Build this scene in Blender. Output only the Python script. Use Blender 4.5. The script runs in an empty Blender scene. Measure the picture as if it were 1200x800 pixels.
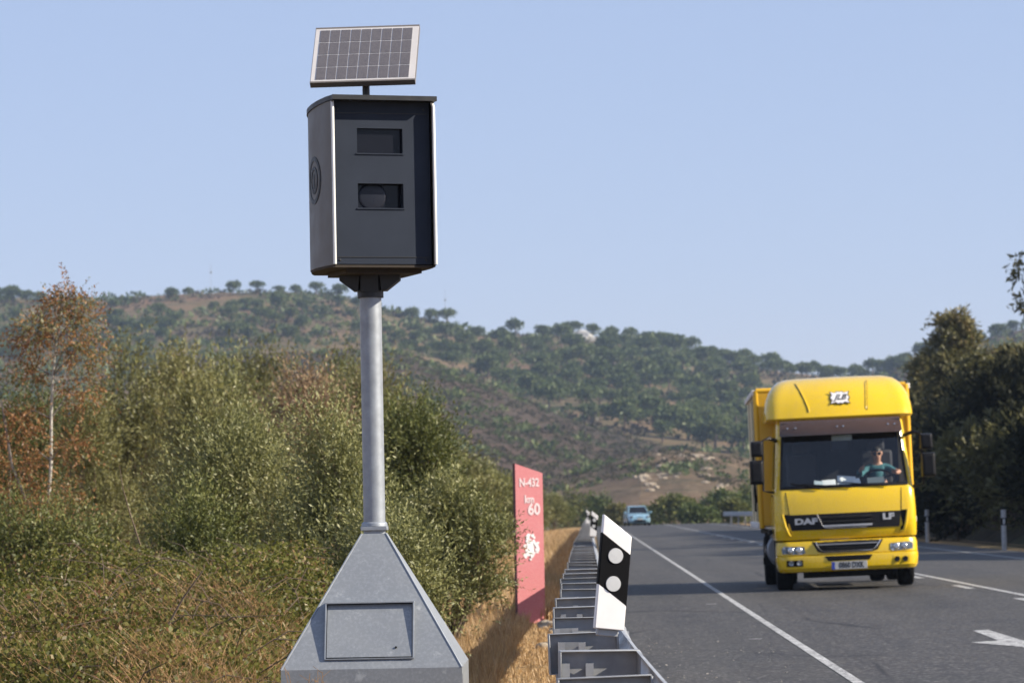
import bpy, bmesh, math, random
import numpy as np
from mathutils import Vector, Matrix

# ------------------------------------------------------------------ camera, sky, sun, exposure
SC = bpy.context.scene
COL = SC.collection
EYE = 1.22
ROLL = math.radians(1.2)
FPX = 4000.0
R = math.radians

def _camera():
    yv = Vector((93.0, -197.0, -FPX)).normalized()
    up = Vector((-math.sin(ROLL), math.cos(ROLL), 0.0))
    zv = (up - yv * up.dot(yv)).normalized()
    xv = yv.cross(zv)
    return Matrix((xv, yv, zv))          # rows: camera axes -> world
W2 = _camera()
cam_data = bpy.data.cameras.new('camera')
cam = bpy.data.objects.new('camera', cam_data)
COL.objects.link(cam)
cam.matrix_world = Matrix.Translation((0, 0, EYE)) @ W2.to_4x4()
cam_data.lens = 120.0
cam_data.sensor_width = 36.0
cam_data.clip_end = 20000
cam_data.clip_start = 0.1
cam_data.dof.use_dof = True
cam_data.dof.focus_distance = 16.0
cam_data.dof.aperture_fstop = 8.5
SC.camera = cam

SUN_AZ = R(78.0)      # measured from the camera's back towards the right
SUN_EL = R(30.0)
SUN_DIR = Vector((math.sin(SUN_AZ) * math.cos(SUN_EL), -math.cos(SUN_AZ) * math.cos(SUN_EL), math.sin(SUN_EL)))
world = bpy.data.worlds.new('World')
SC.world = world
world.use_nodes = True
_wn = world.node_tree
_wn.nodes.clear()
_sky = _wn.nodes.new('ShaderNodeTexSky')
_sky.sky_type = 'NISHITA'
_sky.sun_disc = False
_sky.sun_elevation = SUN_EL
_sky.sun_rotation = math.pi - SUN_AZ
_sky.altitude = 300
_sky.air_density = 1.0
_sky.dust_density = 0.25
_sky.ozone_density = 3.0
_bg = _wn.nodes.new('ShaderNodeBackground')
_bg.inputs['Strength'].default_value = 0.089
_wo = _wn.nodes.new('ShaderNodeOutputWorld')
_tint = _wn.nodes.new('ShaderNodeMix'); _tint.data_type = 'RGBA'; _tint.blend_type = 'MULTIPLY'
_tint.inputs[0].default_value = 1.0; _tint.inputs[7].default_value = (1.04, 0.875, 0.955, 1)   # drier, slightly violet summer air
_wn.links.new(_sky.outputs[0], _tint.inputs[6]); _even = _wn.nodes.new('ShaderNodeMix'); _even.data_type = 'RGBA'
_even.inputs[0].default_value = 0.60; _even.inputs[7].default_value = (3.05, 3.80, 5.40, 1)   # even lavender blue of a dry high pressure day
_wn.links.new(_tint.outputs[2], _even.inputs[6]); _wn.links.new(_even.outputs[2], _bg.inputs['Color'])
_wn.links.new(_bg.outputs[0], _wo.inputs['Surface'])
sun_data = bpy.data.lights.new('sun', 'SUN')
sun_data.energy = 5.0
sun_data.angle = R(0.5)
sun_data.color = (1.0, 0.90, 0.74)
sun = bpy.data.objects.new('sun', sun_data)
COL.objects.link(sun)
sun.rotation_euler = SUN_DIR.to_track_quat('Z', 'Y').to_euler()
sun.location = (60, -20, 60)
SC.view_settings.view_transform = 'Standard'
SC.view_settings.look = 'None'
SC.view_settings.exposure = 0.80
SC.view_settings.gamma = 1.0
SC.view_settings.use_curve_mapping = False
SC.render.engine = 'CYCLES'
cy = SC.cycles
cy.use_denoising = True
cy.use_adaptive_sampling = True
cy.adaptive_threshold = 0.015
cy.max_bounces = 6
cy.diffuse_bounces = 2
cy.glossy_bounces = 3
cy.transmission_bounces = 4
cy.transparent_max_bounces = 8
cy.volume_bounces = 0
cy.caustics_reflective = False
cy.caustics_refractive = False

# ------------------------------------------------------------------ measuring: photo pixels (1200x800) to the world
def ray(px, py):
    d = Vector(((px - 600) / FPX, -(py - 400) / FPX, -1.0))
    return W2 @ d
def at(px, py, Y):
    d = ray(px, py)
    k = Y / d.y
    return Vector((d.x * k, Y, EYE + d.z * k))
def road_z(X):
    return -0.012 * max(0.0, 5.6 - X)
def on_road(px, py):
    d = ray(px, py); z = 0.0
    for _ in range(6):
        k = (z - EYE) / d.z
        z = road_z(d.x * k)
    return Vector((d.x * k, d.y * k, z))

# ------------------------------------------------------------------ materials
MATS = {}
def nodes_of(name):
    m = bpy.data.materials.new(name)
    m.use_nodes = True
    nt = m.node_tree
    b = nt.nodes['Principled BSDF']
    MATS[name] = m
    return m, nt, b
def add(nt, t, **kw):
    n = nt.nodes.new(t)
    for k, v in kw.items():
        if k in n.inputs: n.inputs[k].default_value = v
        else: setattr(n, k, v)
    return n
def ramp(nt, fac, stops):
    r = nt.nodes.new('ShaderNodeValToRGB')
    e = r.color_ramp.elements
    while len(e) < len(stops): e.new(0.5)
    for k, (p, c) in enumerate(stops):
        e[k].position = p
        e[k].color = (c[0], c[1], c[2], 1) if not isinstance(c, (int, float)) else (c, c, c, 1)
    nt.links.new(fac, r.inputs[0])
    return r.outputs[0]
def noise(nt, scale, detail=4, rough=0.55, vec=None, dist=0.0):
    n = add(nt, 'ShaderNodeTexNoise', Scale=scale, Detail=detail, Roughness=rough, Distortion=dist)
    if vec is not None: nt.links.new(vec, n.inputs['Vector'])
    return n.outputs['Fac']
def objco(nt):
    return add(nt, 'ShaderNodeTexCoord').outputs['Object']
def mixc(nt, fac, a, b, mode='MIX'):
    n = nt.nodes.new('ShaderNodeMix'); n.data_type = 'RGBA'; n.blend_type = mode
    for i, v in ((0, fac), (6, a), (7, b)):
        if hasattr(v, 'is_output') or isinstance(v, bpy.types.NodeSocket): nt.links.new(v, n.inputs[i])
        elif i == 0: n.inputs[i].default_value = v
        else: n.inputs[i].default_value = (*v[:3], 1)
    return n.outputs[2]
def bump(nt, b, h, strength=0.3, dist=0.01):
    n = add(nt, 'ShaderNodeBump', Strength=strength, Distance=dist)
    nt.links.new(h, n.inputs['Height'])
    nt.links.new(n.outputs[0], b.inputs['Normal'])
def simple(name, c, rough=0.5, metal=0.0, var=0.12, scale=6.0, coat=0.0, spec=0.5, bumpy=0.0):
    m, nt, b = nodes_of(name)
    co = objco(nt)
    f = noise(nt, scale, 5, 0.6, co)
    lo = tuple(max(0, x * (1 - var)) for x in c); hi = tuple(min(1, x * (1 + var)) for x in c)
    nt.links.new(ramp(nt, f, [(0.3, lo), (0.7, hi)]), b.inputs['Base Color'])
    b.inputs['Metallic'].default_value = metal
    b.inputs['Specular IOR Level'].default_value = spec
    if coat: b.inputs['Coat Weight'].default_value = coat; b.inputs['Coat Roughness'].default_value = 0.06
    rr = ramp(nt, noise(nt, scale * 2.3, 3, 0.6, co), [(0.3, max(0.02, rough - 0.07)), (0.7, min(1, rough + 0.07))])
    nt.links.new(rr, b.inputs['Roughness'])
    if bumpy: bump(nt, b, noise(nt, scale * 8, 3, 0.6, co), bumpy, 0.004)
    return m
def leafy(name, cols, gloss=0.08, trans=0.35, rough=0.5):
    """leaf colour from the per-leaf 'tint' number: every leaf has its own green, some are yellow or dry"""
    m = bpy.data.materials.new(name); m.use_nodes = True; MATS[name] = m
    nt = m.node_tree; nt.nodes.clear()
    a = add(nt, 'ShaderNodeAttribute', attribute_name='tint')
    c = ramp(nt, a.outputs['Fac'], cols)
    d = nt.nodes.new('ShaderNodeBsdfDiffuse'); t = nt.nodes.new('ShaderNodeBsdfTranslucent')
    g = add(nt, 'ShaderNodeBsdfGlossy', Roughness=rough)
    nt.links.new(c, d.inputs[0]); nt.links.new(c, t.inputs[0])
    m1 = add(nt, 'ShaderNodeMixShader'); m1.inputs[0].default_value = trans
    nt.links.new(d.outputs[0], m1.inputs[1]); nt.links.new(t.outputs[0], m1.inputs[2])
    m2 = add(nt, 'ShaderNodeMixShader'); m2.inputs[0].default_value = gloss
    nt.links.new(m1.outputs[0], m2.inputs[1]); nt.links.new(g.outputs[0], m2.inputs[2])
    o = nt.nodes.new('ShaderNodeOutputMaterial')
    nt.links.new(m2.outputs[0], o.inputs[0])
    return m

# asphalt
m, nt, b = nodes_of('asphalt')
co = objco(nt)
big = noise(nt, 0.30, 5, 0.65, co)
mp = add(nt, 'ShaderNodeMapping'); mp.inputs['Scale'].default_value = (1.1, 0.03, 1); nt.links.new(co, mp.inputs[0])
wheel = ramp(nt, noise(nt, 1.0, 4, 0.6, mp.outputs[0]), [(0.35, 0.0), (0.65, 1.0)])
base = mixc(nt, wheel, (0.029, 0.029, 0.031), (0.058, 0.056, 0.055))
base = mixc(nt, ramp(nt, big, [(0.42, 0.0), (0.66, 0.6)]), base, (0.066, 0.060, 0.054))
vor = add(nt, 'ShaderNodeTexVoronoi', Scale=38.0); nt.links.new(co, vor.inputs['Vector'])
agg = add(nt, 'ShaderNodeSeparateColor'); nt.links.new(vor.outputs['Color'], agg.inputs[0])
base = mixc(nt, ramp(nt, agg.outputs[0], [(0.62, 0.0), (0.98, 0.85)]), base, (0.165, 0.158, 0.150))
base = mixc(nt, ramp(nt, agg.outputs[1], [(0.55, 0.0), (0.95, 0.75)]), base, (0.020, 0.020, 0.022))
fine = noise(nt, 150, 2, 0.7, co)
mp2 = add(nt, 'ShaderNodeMapping'); mp2.inputs['Scale'].default_value = (1.0, 0.25, 1); nt.links.new(co, mp2.inputs[0])
wrp = add(nt, 'ShaderNodeTexNoise', Scale=0.9, Detail=5.0); nt.links.new(mp2.outputs[0], wrp.inputs['Vector'])
crk = add(nt, 'ShaderNodeTexVoronoi', Scale=0.55); crk.feature = 'DISTANCE_TO_EDGE'
wv = mixc(nt, 0.35, mp2.outputs[0], wrp.outputs['Color']); nt.links.new(wv, crk.inputs['Vector'])
gate = ramp(nt, noise(nt, 0.22, 3, 0.5, co), [(0.50, 0.0), (0.58, 1.0)])
line = ramp(nt, crk.outputs['Distance'], [(0.004, 0.8), (0.012, 0.0)])
mul = add(nt, 'ShaderNodeMath', operation='MULTIPLY'); nt.links.new(gate, mul.inputs[0]); nt.links.new(line, mul.inputs[1])
base = mixc(nt, mul.outputs[0], base, (0.016, 0.016, 0.017))
stain = ramp(nt, noise(nt, 0.7, 6, 0.75, mp2.outputs[0]), [(0.60, 0.0), (0.70, 0.55)])
base = mixc(nt, stain, base, (0.030, 0.030, 0.032))
nt.links.new(base, b.inputs['Base Color'])
b.inputs['Roughness'].default_value = 0.75
b.inputs['Specular IOR Level'].default_value = 0.3
bump(nt, b, agg.outputs[0], 0.45, 0.004)
# worn road paint
m, nt, b = nodes_of('road_paint')
co = objco(nt)
wear = noise(nt, 14, 5, 0.75, co)
nt.links.new(mixc(nt, ramp(nt, wear, [(0.44, 0.90), (0.58, 0.0)]), (0.55, 0.55, 0.54), (0.13, 0.128, 0.125)), b.inputs['Base Color'])
b.inputs['Roughness'].default_value = 0.7
# dry verge soil and straw
m, nt, b = nodes_of('dry_soil')
co = objco(nt)
n1 = noise(nt, 1.4, 6, 0.65, co); n2 = noise(nt, 22, 5, 0.7, co); n3 = noise(nt, 0.03, 4, 0.6, co)
c = mixc(nt, n1, (0.40, 0.255, 0.118), (0.26, 0.160, 0.075))
c = mixc(nt, ramp(nt, n2, [(0.45, 0.0), (0.7, 0.8)]), c, (0.46, 0.35, 0.20))
c = mixc(nt, ramp(nt, n3, [(0.5, 0.0), (0.66, 0.55)]), c, (0.12, 0.11, 0.05))
nt.links.new(c, b.inputs['Base Color']); b.inputs['Roughness'].default_value = 0.95; b.inputs['Specular IOR Level'].default_value = 0.1
bump(nt, b, n2, 0.8, 0.03)
# hill earth
def hill_mat(name, c1, c2, c3, c4):
    m, nt, b = nodes_of(name)
    co = objco(nt)
    n1 = noise(nt, 0.012, 6, 0.62, co, 0.6); n2 = noise(nt, 0.06, 5, 0.65, co); n3 = noise(nt, 0.35, 4, 0.7, co)
    c = mixc(nt, ramp(nt, n1, [(0.38, 0.0), (0.62, 1.0)]), c1, c2)
    c = mixc(nt, ramp(nt, n2, [(0.48, 0.0), (0.60, 0.85)]), c, c3)
    c = mixc(nt, ramp(nt, n3, [(0.52, 0.0), (0.66, 0.6)]), c, c4)
    nt.links.new(c, b.inputs['Base Color']); b.inputs['Roughness'].default_value = 0.95; b.inputs['Specular IOR Level'].default_value = 0.05
    bump(nt, b, n3, 0.6, 1.0)
hill_mat('hill_earth', (0.185, 0.112, 0.070), (0.115, 0.098, 0.052), (0.070, 0.072, 0.036), (0.25, 0.16, 0.10))
hill_mat('heath', (0.080, 0.055, 0.042), (0.060, 0.048, 0.036), (0.042, 0.038, 0.027), (0.10, 0.066, 0.050))
hill_mat('bare_slope', (0.155, 0.105, 0.066), (0.10, 0.075, 0.046), (0.066, 0.056, 0.034), (0.30, 0.225, 0.15))
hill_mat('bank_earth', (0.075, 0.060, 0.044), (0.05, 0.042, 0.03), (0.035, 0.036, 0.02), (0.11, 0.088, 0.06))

simple('galvanised', (0.29, 0.315, 0.35), 0.5, 0.4, 0.16, 14, bumpy=0.06)
simple('rail_steel', (0.34, 0.352, 0.37), 0.5, 0.35, 0.30, 4, bumpy=0.08)
# pyramid steel with spangle and pale oxide blooms
m, nt, b = nodes_of('zinc_sheet')
co = objco(nt)
n1 = noise(nt, 3.0, 6, 0.65, co); n2 = noise(nt, 60, 2, 0.6, co); n3 = noise(nt, 9, 5, 0.7, co)
c = mixc(nt, n1, (0.205, 0.222, 0.245), (0.27, 0.288, 0.308))
c = mixc(nt, ramp(nt, n2, [(0.45, 0.0), (0.75, 0.45)]), c, (0.36, 0.38, 0.41))
c = mixc(nt, ramp(nt, n3, [(0.60, 0.0), (0.72, 0.6)]), c, (0.50, 0.52, 0.54))
nt.links.new(c, b.inputs['Base Color']); b.inputs['Metallic'].default_value = 0.25
nt.links.new(ramp(nt, n1, [(0.3, 0.42), (0.7, 0.6)]), b.inputs['Roughness'])
simple('cabinet_paint', (0.029, 0.036, 0.052), 0.6, 0.0, 0.10, 5, spec=0.08, bumpy=0.03)
simple('cabinet_side', (0.125, 0.120, 0.116), 0.5, 0.0, 0.04, 3, spec=0.3)
simple('edge_strip', (0.68, 0.68, 0.66), 0.32, 0.0, 0.06, 12)
simple('black_plastic', (0.012, 0.012, 0.014), 0.45, 0.0, 0.2, 10, spec=0.16)
simple('black_metal', (0.011, 0.012, 0.014), 0.5, 0.0, 0.2, 8)
simple('dull_black', (0.007, 0.007, 0.008), 0.8, 0.0, 0.2, 8, spec=0.1)
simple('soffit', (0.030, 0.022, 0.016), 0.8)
simple('tinted_glass', (0.010, 0.011, 0.016), 0.10, 0.0, 0.1, 4, spec=0.2)
simple('lens_glass', (0.013, 0.016, 0.026), 0.30, 0.0, 0.1, 4, spec=0.3)
simple('panel_frame', (0.60, 0.57, 0.55), 0.4, 0.1, 0.05, 10)
simple('panel_rim', (0.20, 0.175, 0.155), 0.4, 0.3, 0.06, 10)
m, nt, b = nodes_of('solar_cell')
co = objco(nt)
v = add(nt, 'ShaderNodeTexVoronoi', Scale=240.0); nt.links.new(co, v.inputs['Vector'])
wv = add(nt, 'ShaderNodeTexWave', Scale=60.0, wave_type='BANDS', bands_direction='Y'); nt.links.new(co, wv.inputs[0])
c = mixc(nt, v.outputs['Color'], (0.078, 0.073, 0.085), (0.140, 0.127, 0.130))
c = mixc(nt, ramp(nt, wv.outputs['Fac'], [(0.86, 0.0), (0.97, 0.35)]), c, (0.30, 0.29, 0.30))
nt.links.new(c, b.inputs['Base Color']); b.inputs['Roughness'].default_value = 0.22
simple('cell_grid', (0.52, 0.51, 0.52), 0.5)

m, nt, b = nodes_of('truck_yellow')
co = objco(nt)
n1 = noise(nt, 1.6, 5, 0.6, co); n2 = noise(nt, 26, 5, 0.7, co); n3 = noise(nt, 5.0, 6, 0.7, co)
c = mixc(nt, n1, (0.68, 0.445, 0.006), (0.76, 0.505, 0.007))
c = mixc(nt, ramp(nt, n3, [(0.50, 0.0), (0.75, 0.30)]), c, (0.46, 0.32, 0.05))
c = mixc(nt, ramp(nt, n2, [(0.70, 0.0), (0.74, 0.7)]), c, (0.20, 0.15, 0.06))
nt.links.new(c, b.inputs['Base Color'])
nt.links.new(ramp(nt, n3, [(0.35, 0.16), (0.75, 0.42)]), b.inputs['Roughness'])
b.inputs['Coat Weight'].default_value = 0.6; b.inputs['Coat Roughness'].default_value = 0.05
simple('box_yellow', (0.70, 0.40, 0.008), 0.4, 0.0, 0.08, 2.0, coat=0.2)
simple('box_side', (0.72, 0.62, 0.40), 0.45, 0.0, 0.10, 1.2)
simple('chrome', (0.62, 0.63, 0.65), 0.18, 0.9, 0.05, 10)
simple('silver_letter', (0.52, 0.53, 0.55), 0.3, 0.5, 0.05, 10)
simple('rubber', (0.010, 0.010, 0.011), 0.85, 0.0, 0.25, 12, spec=0.15)
simple('rim_steel', (0.33, 0.33, 0.34), 0.45, 0.6)
simple('chassis', (0.012, 0.012, 0.013), 0.7, 0.0, 0.3, 8, spec=0.12)
simple('grey_tank', (0.30, 0.31, 0.33), 0.45, 0.4)
simple('cab_interior', (0.022, 0.023, 0.028), 0.85)
simple('plate_white', (0.40, 0.40, 0.39), 0.4)
simple('plate_blue', (0.02, 0.05, 0.32), 0.4)
simple('letter_black', (0.012, 0.012, 0.014), 0.5)
simple('paper', (0.78, 0.79, 0.78), 0.8, 0.0, 0.04)
simple('cream_paper', (0.66, 0.64, 0.48), 0.8, 0.0, 0.04)
simple('grey_paper', (0.40, 0.47, 0.50), 0.8, 0.0, 0.10)
simple('skin', (0.46, 0.25, 0.17), 0.55, 0.0, 0.08, 20)
simple('shirt', (0.032, 0.125, 0.150), 0.85, 0.0, 0.18, 14)
simple('hair', (0.012, 0.010, 0.009), 0.6)
simple('trousers', (0.03, 0.035, 0.06), 0.9)
m, nt, b = nodes_of('headlamp_glass')
b.inputs['Base Color'].default_value = (0.62, 0.66, 0.70, 1); b.inputs['Roughness'].default_value = 0.12; b.inputs['Metallic'].default_value = 0.45
co = objco(nt); wv = add(nt, 'ShaderNodeTexVoronoi', Scale=17.0); nt.links.new(co, wv.inputs['Vector'])
nt.links.new(ramp(nt, wv.outputs['Distance'], [(0.1, (0.55, 0.57, 0.59)), (0.5, (0.12, 0.14, 0.16))]), b.inputs['Base Color'])
def glass(name, tint, rough=0.03, ior=1.5, boost=1.0):
    m = bpy.data.materials.new(name); m.use_nodes = True; MATS[name] = m
    nt = m.node_tree; nt.nodes.clear()
    t = add(nt, 'ShaderNodeBsdfTransparent'); t.inputs[0].default_value = (*tint, 1)
    g = add(nt, 'ShaderNodeBsdfGlossy', Roughness=rough); g.inputs[0].default_value = (0.9, 0.95, 1, 1)
    f = add(nt, 'ShaderNodeLayerWeight', Blend=0.5)
    mx = add(nt, 'ShaderNodeMixShader'); nt.links.new(ramp(nt, f.outputs['Facing'], [(0.0, 0.045), (0.55, 0.06), (0.85, 0.28), (1.0, 0.9)]), mx.inputs[0])
    nt.links.new(t.outputs[0], mx.inputs[1]); nt.links.new(g.outputs[0], mx.inputs[2])
    o = add(nt, 'ShaderNodeOutputMaterial'); nt.links.new(mx.outputs[0], o.inputs[0])
glass('windscreen_glass', (0.90, 0.94, 0.95))
m, nt, b = nodes_of('visor_acrylic')
co = objco(nt); n1 = noise(nt, 3, 5, 0.6, co)
nt.links.new(mixc(nt, n1, (0.038, 0.021, 0.013), (0.078, 0.041, 0.024)), b.inputs['Base Color']); b.inputs['Roughness'].default_value = 0.16
b.inputs['Coat Weight'].default_value = 0.5
# red marker panel, faded
m, nt, b = nodes_of('faded_red')
co = objco(nt); n1 = noise(nt, 5, 5, 0.6, co); n2 = noise(nt, 40, 3, 0.6, co)
c = mixc(nt, n1, (0.49, 0.140, 0.155), (0.54, 0.195, 0.205))
c = mixc(nt, ramp(nt, n2, [(0.45, 0.0), (0.8, 0.40)]), c, (0.58, 0.30, 0.30))
nt.links.new(c, b.inputs['Base Color']); b.inputs['Roughness'].default_value = 0.6
simple('dark_red', (0.075, 0.018, 0.022), 0.6)
simple('sign_white', (0.72, 0.70, 0.70), 0.55, 0.0, 0.10, 30)
simple('shaded_white', (0.40, 0.40, 0.40), 0.6, 0.0, 0.2, 9)  # post white turned down: the bank's shade is put into the colour
simple('faded_white', (0.66, 0.53, 0.54), 0.6, 0.0, 0.15, 30)
simple('post_white', (0.80, 0.79, 0.79), 0.45, 0.0, 0.05, 9)
simple('post_black', (0.006, 0.006, 0.007), 0.6, 0.0, 0.1, 9, spec=0.08)
simple('reflector', (0.55, 0.56, 0.57), 0.35, 0.1, 0.04, 60)
simple('car_blue', (0.27, 0.45, 0.56), 0.25, 0.25, 0.04, 3, coat=0.6)
simple('pale_bark', (0.40, 0.38, 0.33), 0.85, 0.0, 0.3, 8)
simple('brown_bark', (0.12, 0.085, 0.06), 0.9, 0.0, 0.3, 8)
simple('grey_bark', (0.20, 0.175, 0.15), 0.9, 0.0, 0.3, 8)
simple('grit_stone', (0.27, 0.255, 0.235), 0.9, 0.0, 0.3, 4)
simple('stone', (0.33, 0.27, 0.20), 0.9, 0.0, 0.3, 4)
simple('concrete', (0.40, 0.385, 0.36), 0.9, 0.0, 0.2, 6, bumpy=0.2)
simple('mast_grey', (0.35, 0.36, 0.38), 0.5)

leafy('olive_leaf', [(0.0, (0.052, 0.059, 0.019)), (0.40, (0.145, 0.153, 0.048)), (0.80, (0.290, 0.284, 0.110)), (1.0, (0.457, 0.432, 0.238))], 0.04, 0.26, 0.5)
leafy('green_leaf', [(0.0, (0.038, 0.048, 0.012)), (0.45, (0.099, 0.115, 0.030)), (0.85, (0.213, 0.216, 0.066)), (1.0, (0.326, 0.279, 0.114))], 0.03, 0.26)
leafy('willow_leaf', [(0.0, (0.071, 0.073, 0.025)), (0.45, (0.175, 0.170, 0.058)), (0.85, (0.286, 0.262, 0.106)), (1.0, (0.375, 0.285, 0.141))], 0.03, 0.28)
leafy('dry_twig', [(0.0, (0.160, 0.108, 0.060)), (0.5, (0.264, 0.180, 0.100)), (1.0, (0.360, 0.256, 0.160))], 0.03, 0.25)
leafy('rust_leaf', [(0.0, (0.138, 0.078, 0.034)), (0.40, (0.285, 0.135, 0.050)), (0.56, (0.368, 0.190, 0.074)), (0.64, (0.120, 0.125, 0.047)), (1.0, (0.230, 0.215, 0.095))], 0.03, 0.35)
leafy('bramble_leaf', [(0.0, (0.044, 0.050, 0.009)), (0.40, (0.110, 0.116, 0.021)), (0.64, (0.181, 0.169, 0.036)), (0.72, (0.176, 0.077, 0.041)), (0.80, (0.246, 0.166, 0.071)), (0.95, (0.317, 0.240, 0.112)), (1.0, (0.457, 0.427, 0.299))], 0.02, 0.42, 0.5)
leafy('straw', [(0.0, (0.317, 0.185, 0.078)), (0.5, (0.458, 0.290, 0.131)), (1.0, (0.598, 0.420, 0.221))], 0.04, 0.30)
leafy('pine_needle', [(0.0, (0.036, 0.056, 0.018)), (0.5, (0.088, 0.118, 0.037)), (1.0, (0.155, 0.179, 0.060))], 0.02, 0.3)
leafy('shaded_bank_leaf', [(0.0, (0.014, 0.016, 0.008)), (0.6, (0.034, 0.035, 0.016)), (1.0, (0.065, 0.058, 0.028))], 0.01, 0.2)  # greens darkened so the leaf colour carries the bank's shade
leafy('scrub_leaf', [(0.0, (0.034, 0.030, 0.018)), (0.5, (0.066, 0.056, 0.034)), (1.0, (0.105, 0.080, 0.052))], 0.02, 0.2)
leafy('heath_leaf', [(0.0, (0.046, 0.042, 0.026)), (0.45, (0.072, 0.060, 0.040)), (0.75, (0.080, 0.078, 0.040)), (1.0, (0.095, 0.105, 0.045))], 0.0, 0.3)
leafy('gum_leaf', [(0.0, (0.056, 0.058, 0.024)), (0.5, (0.147, 0.138, 0.051)), (0.85, (0.266, 0.217, 0.092)), (1.0, (0.392, 0.246, 0.115))], 0.03, 0.36)

# ------------------------------------------------------------------ objects
def tag(o, label=None, cat=None, group=None, kind=None):
    if label: o['label'] = label
    if cat: o['category'] = cat
    if group: o['group'] = group
    if kind: o['kind'] = kind
    return o
def empty(name, loc=(0, 0, 0), rot=(0, 0, 0)):
    o = bpy.data.objects.new(name, None)
    o.empty_display_size = 0.2
    COL.objects.link(o); o.location = loc; o.rotation_euler = rot
    return o
def thing(name, label, cat, loc=(0, 0, 0), rot=(0, 0, 0), group=None):
    return tag(empty(name, loc, rot), label, cat, group)
def link(name, me, parent=None):
    o = bpy.data.objects.new(name, me)
    COL.objects.link(o)
    if parent is not None: o.parent = parent
    return o
class MB:
    """collects polygons for one mesh object"""
    def __init__(s): s.v = []; s.f = []; s.mi = []; s.cur = 0
    def face(s, idx): s.f.append(tuple(idx)); s.mi.append(s.cur)
    def box(s, c, d, M=None):
        n = len(s.v)
        for z in (-.5, .5):
            for y in (-.5, .5):
                for x in (-.5, .5):
                    p = Vector((x * d[0], y * d[1], z * d[2]))
                    if M is not None: p = M @ p
                    s.v.append((p.x + c[0], p.y + c[1], p.z + c[2]))
        for q in ((0, 2, 3, 1), (4, 5, 7, 6), (0, 1, 5, 4), (2, 6, 7, 3), (0, 4, 6, 2), (1, 3, 7, 5)): s.face([n + k for k in q])
        return s
    def prism(s, poly, a, b, axis='y'):
        """a polygon of pairs, pushed from a to b along an axis"""
        n = len(s.v); k = len(poly)
        for t in (a, b):
            for (p, q) in poly:
                s.v.append({'y': (p, t, q), 'x': (t, p, q), 'z': (p, q, t)}[axis])
        s.face(range(n, n + k)); s.face(range(n + 2 * k - 1, n + k - 1, -1))
        for i in range(k):
            j = (i + 1) % k
            s.face((n + i, n + k + i, n + k + j, n + j))
        return s
    def loft(s, rings, closed=True, cap0=False, cap1=False, skip=None):
        n = len(s.v); k = len(rings[0])
        for r in rings: s.v.extend([tuple(p) for p in r])
        for i in range(len(rings) - 1):
            for j in range(k if closed else k - 1):
                if skip and skip(i, j): continue
                jj = (j + 1) % k
                s.face((n + i * k + j, n + i * k + jj, n + (i + 1) * k + jj, n + (i + 1) * k + j))
        if cap0: s.face(range(n + k - 1, n - 1, -1))
        if cap1: s.face(range(n + (len(rings) - 1) * k, n + len(rings) * k))
        return s
    def tube(s, pts, rad, seg=8, cap=True):
        pts = [Vector(p) for p in pts]
        if not hasattr(rad, '__len__'): rad = [rad] * len(pts)
        rings = []
        for i, p in enumerate(pts):
            t = (pts[min(i + 1, len(pts) - 1)] - pts[max(i - 1, 0)])
            t = t.normalized() if t.length > 1e-9 else Vector((0, 0, 1))
            a = t.cross(Vector((0.31, 0.95, 0.05)))
            if a.length < 0.1: a = t.cross(Vector((1, 0, 0)))
            a.normalize(); c = t.cross(a)
            rings.append([p + (a * math.cos(2 * math.pi * j / seg) + c * math.sin(2 * math.pi * j / seg)) * rad[i] for j in range(seg)])
        return s.loft(rings, True, cap, cap)
    def lathe(s, prof, c=(0, 0, 0), axis='z', seg=24):
        rings = []
        for (r, h) in prof:
            ring = []
            for j in range(seg):
                a = 2 * math.pi * j / seg
                u, w = r * math.cos(a), r * math.sin(a)
                p = {'z': (u, w, h), 'x': (h, u, w), 'y': (u, h, w)}[axis]
                ring.append((p[0] + c[0], p[1] + c[1], p[2] + c[2]))
            rings.append(ring)
        return s.loft(rings, True, True, True)
    def build(s, name, mat, parent=None, bevel=0.0, smooth=35, seg=2, fix=True):
        me = bpy.data.meshes.new(name)
        me.from_pydata(s.v, [], s.f)
        mats = mat if isinstance(mat, (list, tuple)) else [mat]
        for mm in mats: me.materials.append(MATS[mm])
        if len(mats) > 1:
            me.polygons.foreach_set('material_index', s.mi)
        me.update()
        if fix:
            bm = bmesh.new(); bm.from_mesh(me)
            bmesh.ops.recalc_face_normals(bm, faces=bm.faces)
            bm.to_mesh(me); bm.free()
        if smooth:
            me.polygons.foreach_set('use_smooth', [True] * len(me.polygons))
            me.set_sharp_from_angle(angle=R(smooth))
        o = link(name, me, parent)
        if bevel:
            md = o.modifiers.new('bevel', 'BEVEL'); md.width = bevel; md.segments = seg; md.limit_method = 'ANGLE'; md.angle_limit = R(35)
            md.harden_normals = False
        return o
def writing(name, text, size, mat, parent, loc, rot=(math.pi / 2, 0, 0), shear=0.0, bold=0.0, depth=0.003, sx=1.0, align='CENTER'):
    cu = bpy.data.curves.new(name, 'FONT')
    cu.body = text; cu.size = size; cu.shear = shear; cu.offset = bold; cu.extrude = depth
    cu.align_x = align; cu.align_y = 'CENTER'; cu.resolution_u = 3
    t = bpy.data.objects.new(name, cu); COL.objects.link(t)
    bpy.context.view_layer.update()
    me = bpy.data.meshes.new_from_object(t.evaluated_get(bpy.context.evaluated_depsgraph_get()))
    bpy.data.objects.remove(t); bpy.data.curves.remove(cu)
    me.materials.clear(); me.materials.append(MATS[mat])
    o = link(name, me, parent)
    o.location = loc; o.rotation_euler = rot; o.scale = (sx, 1, 1)
    return o
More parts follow.
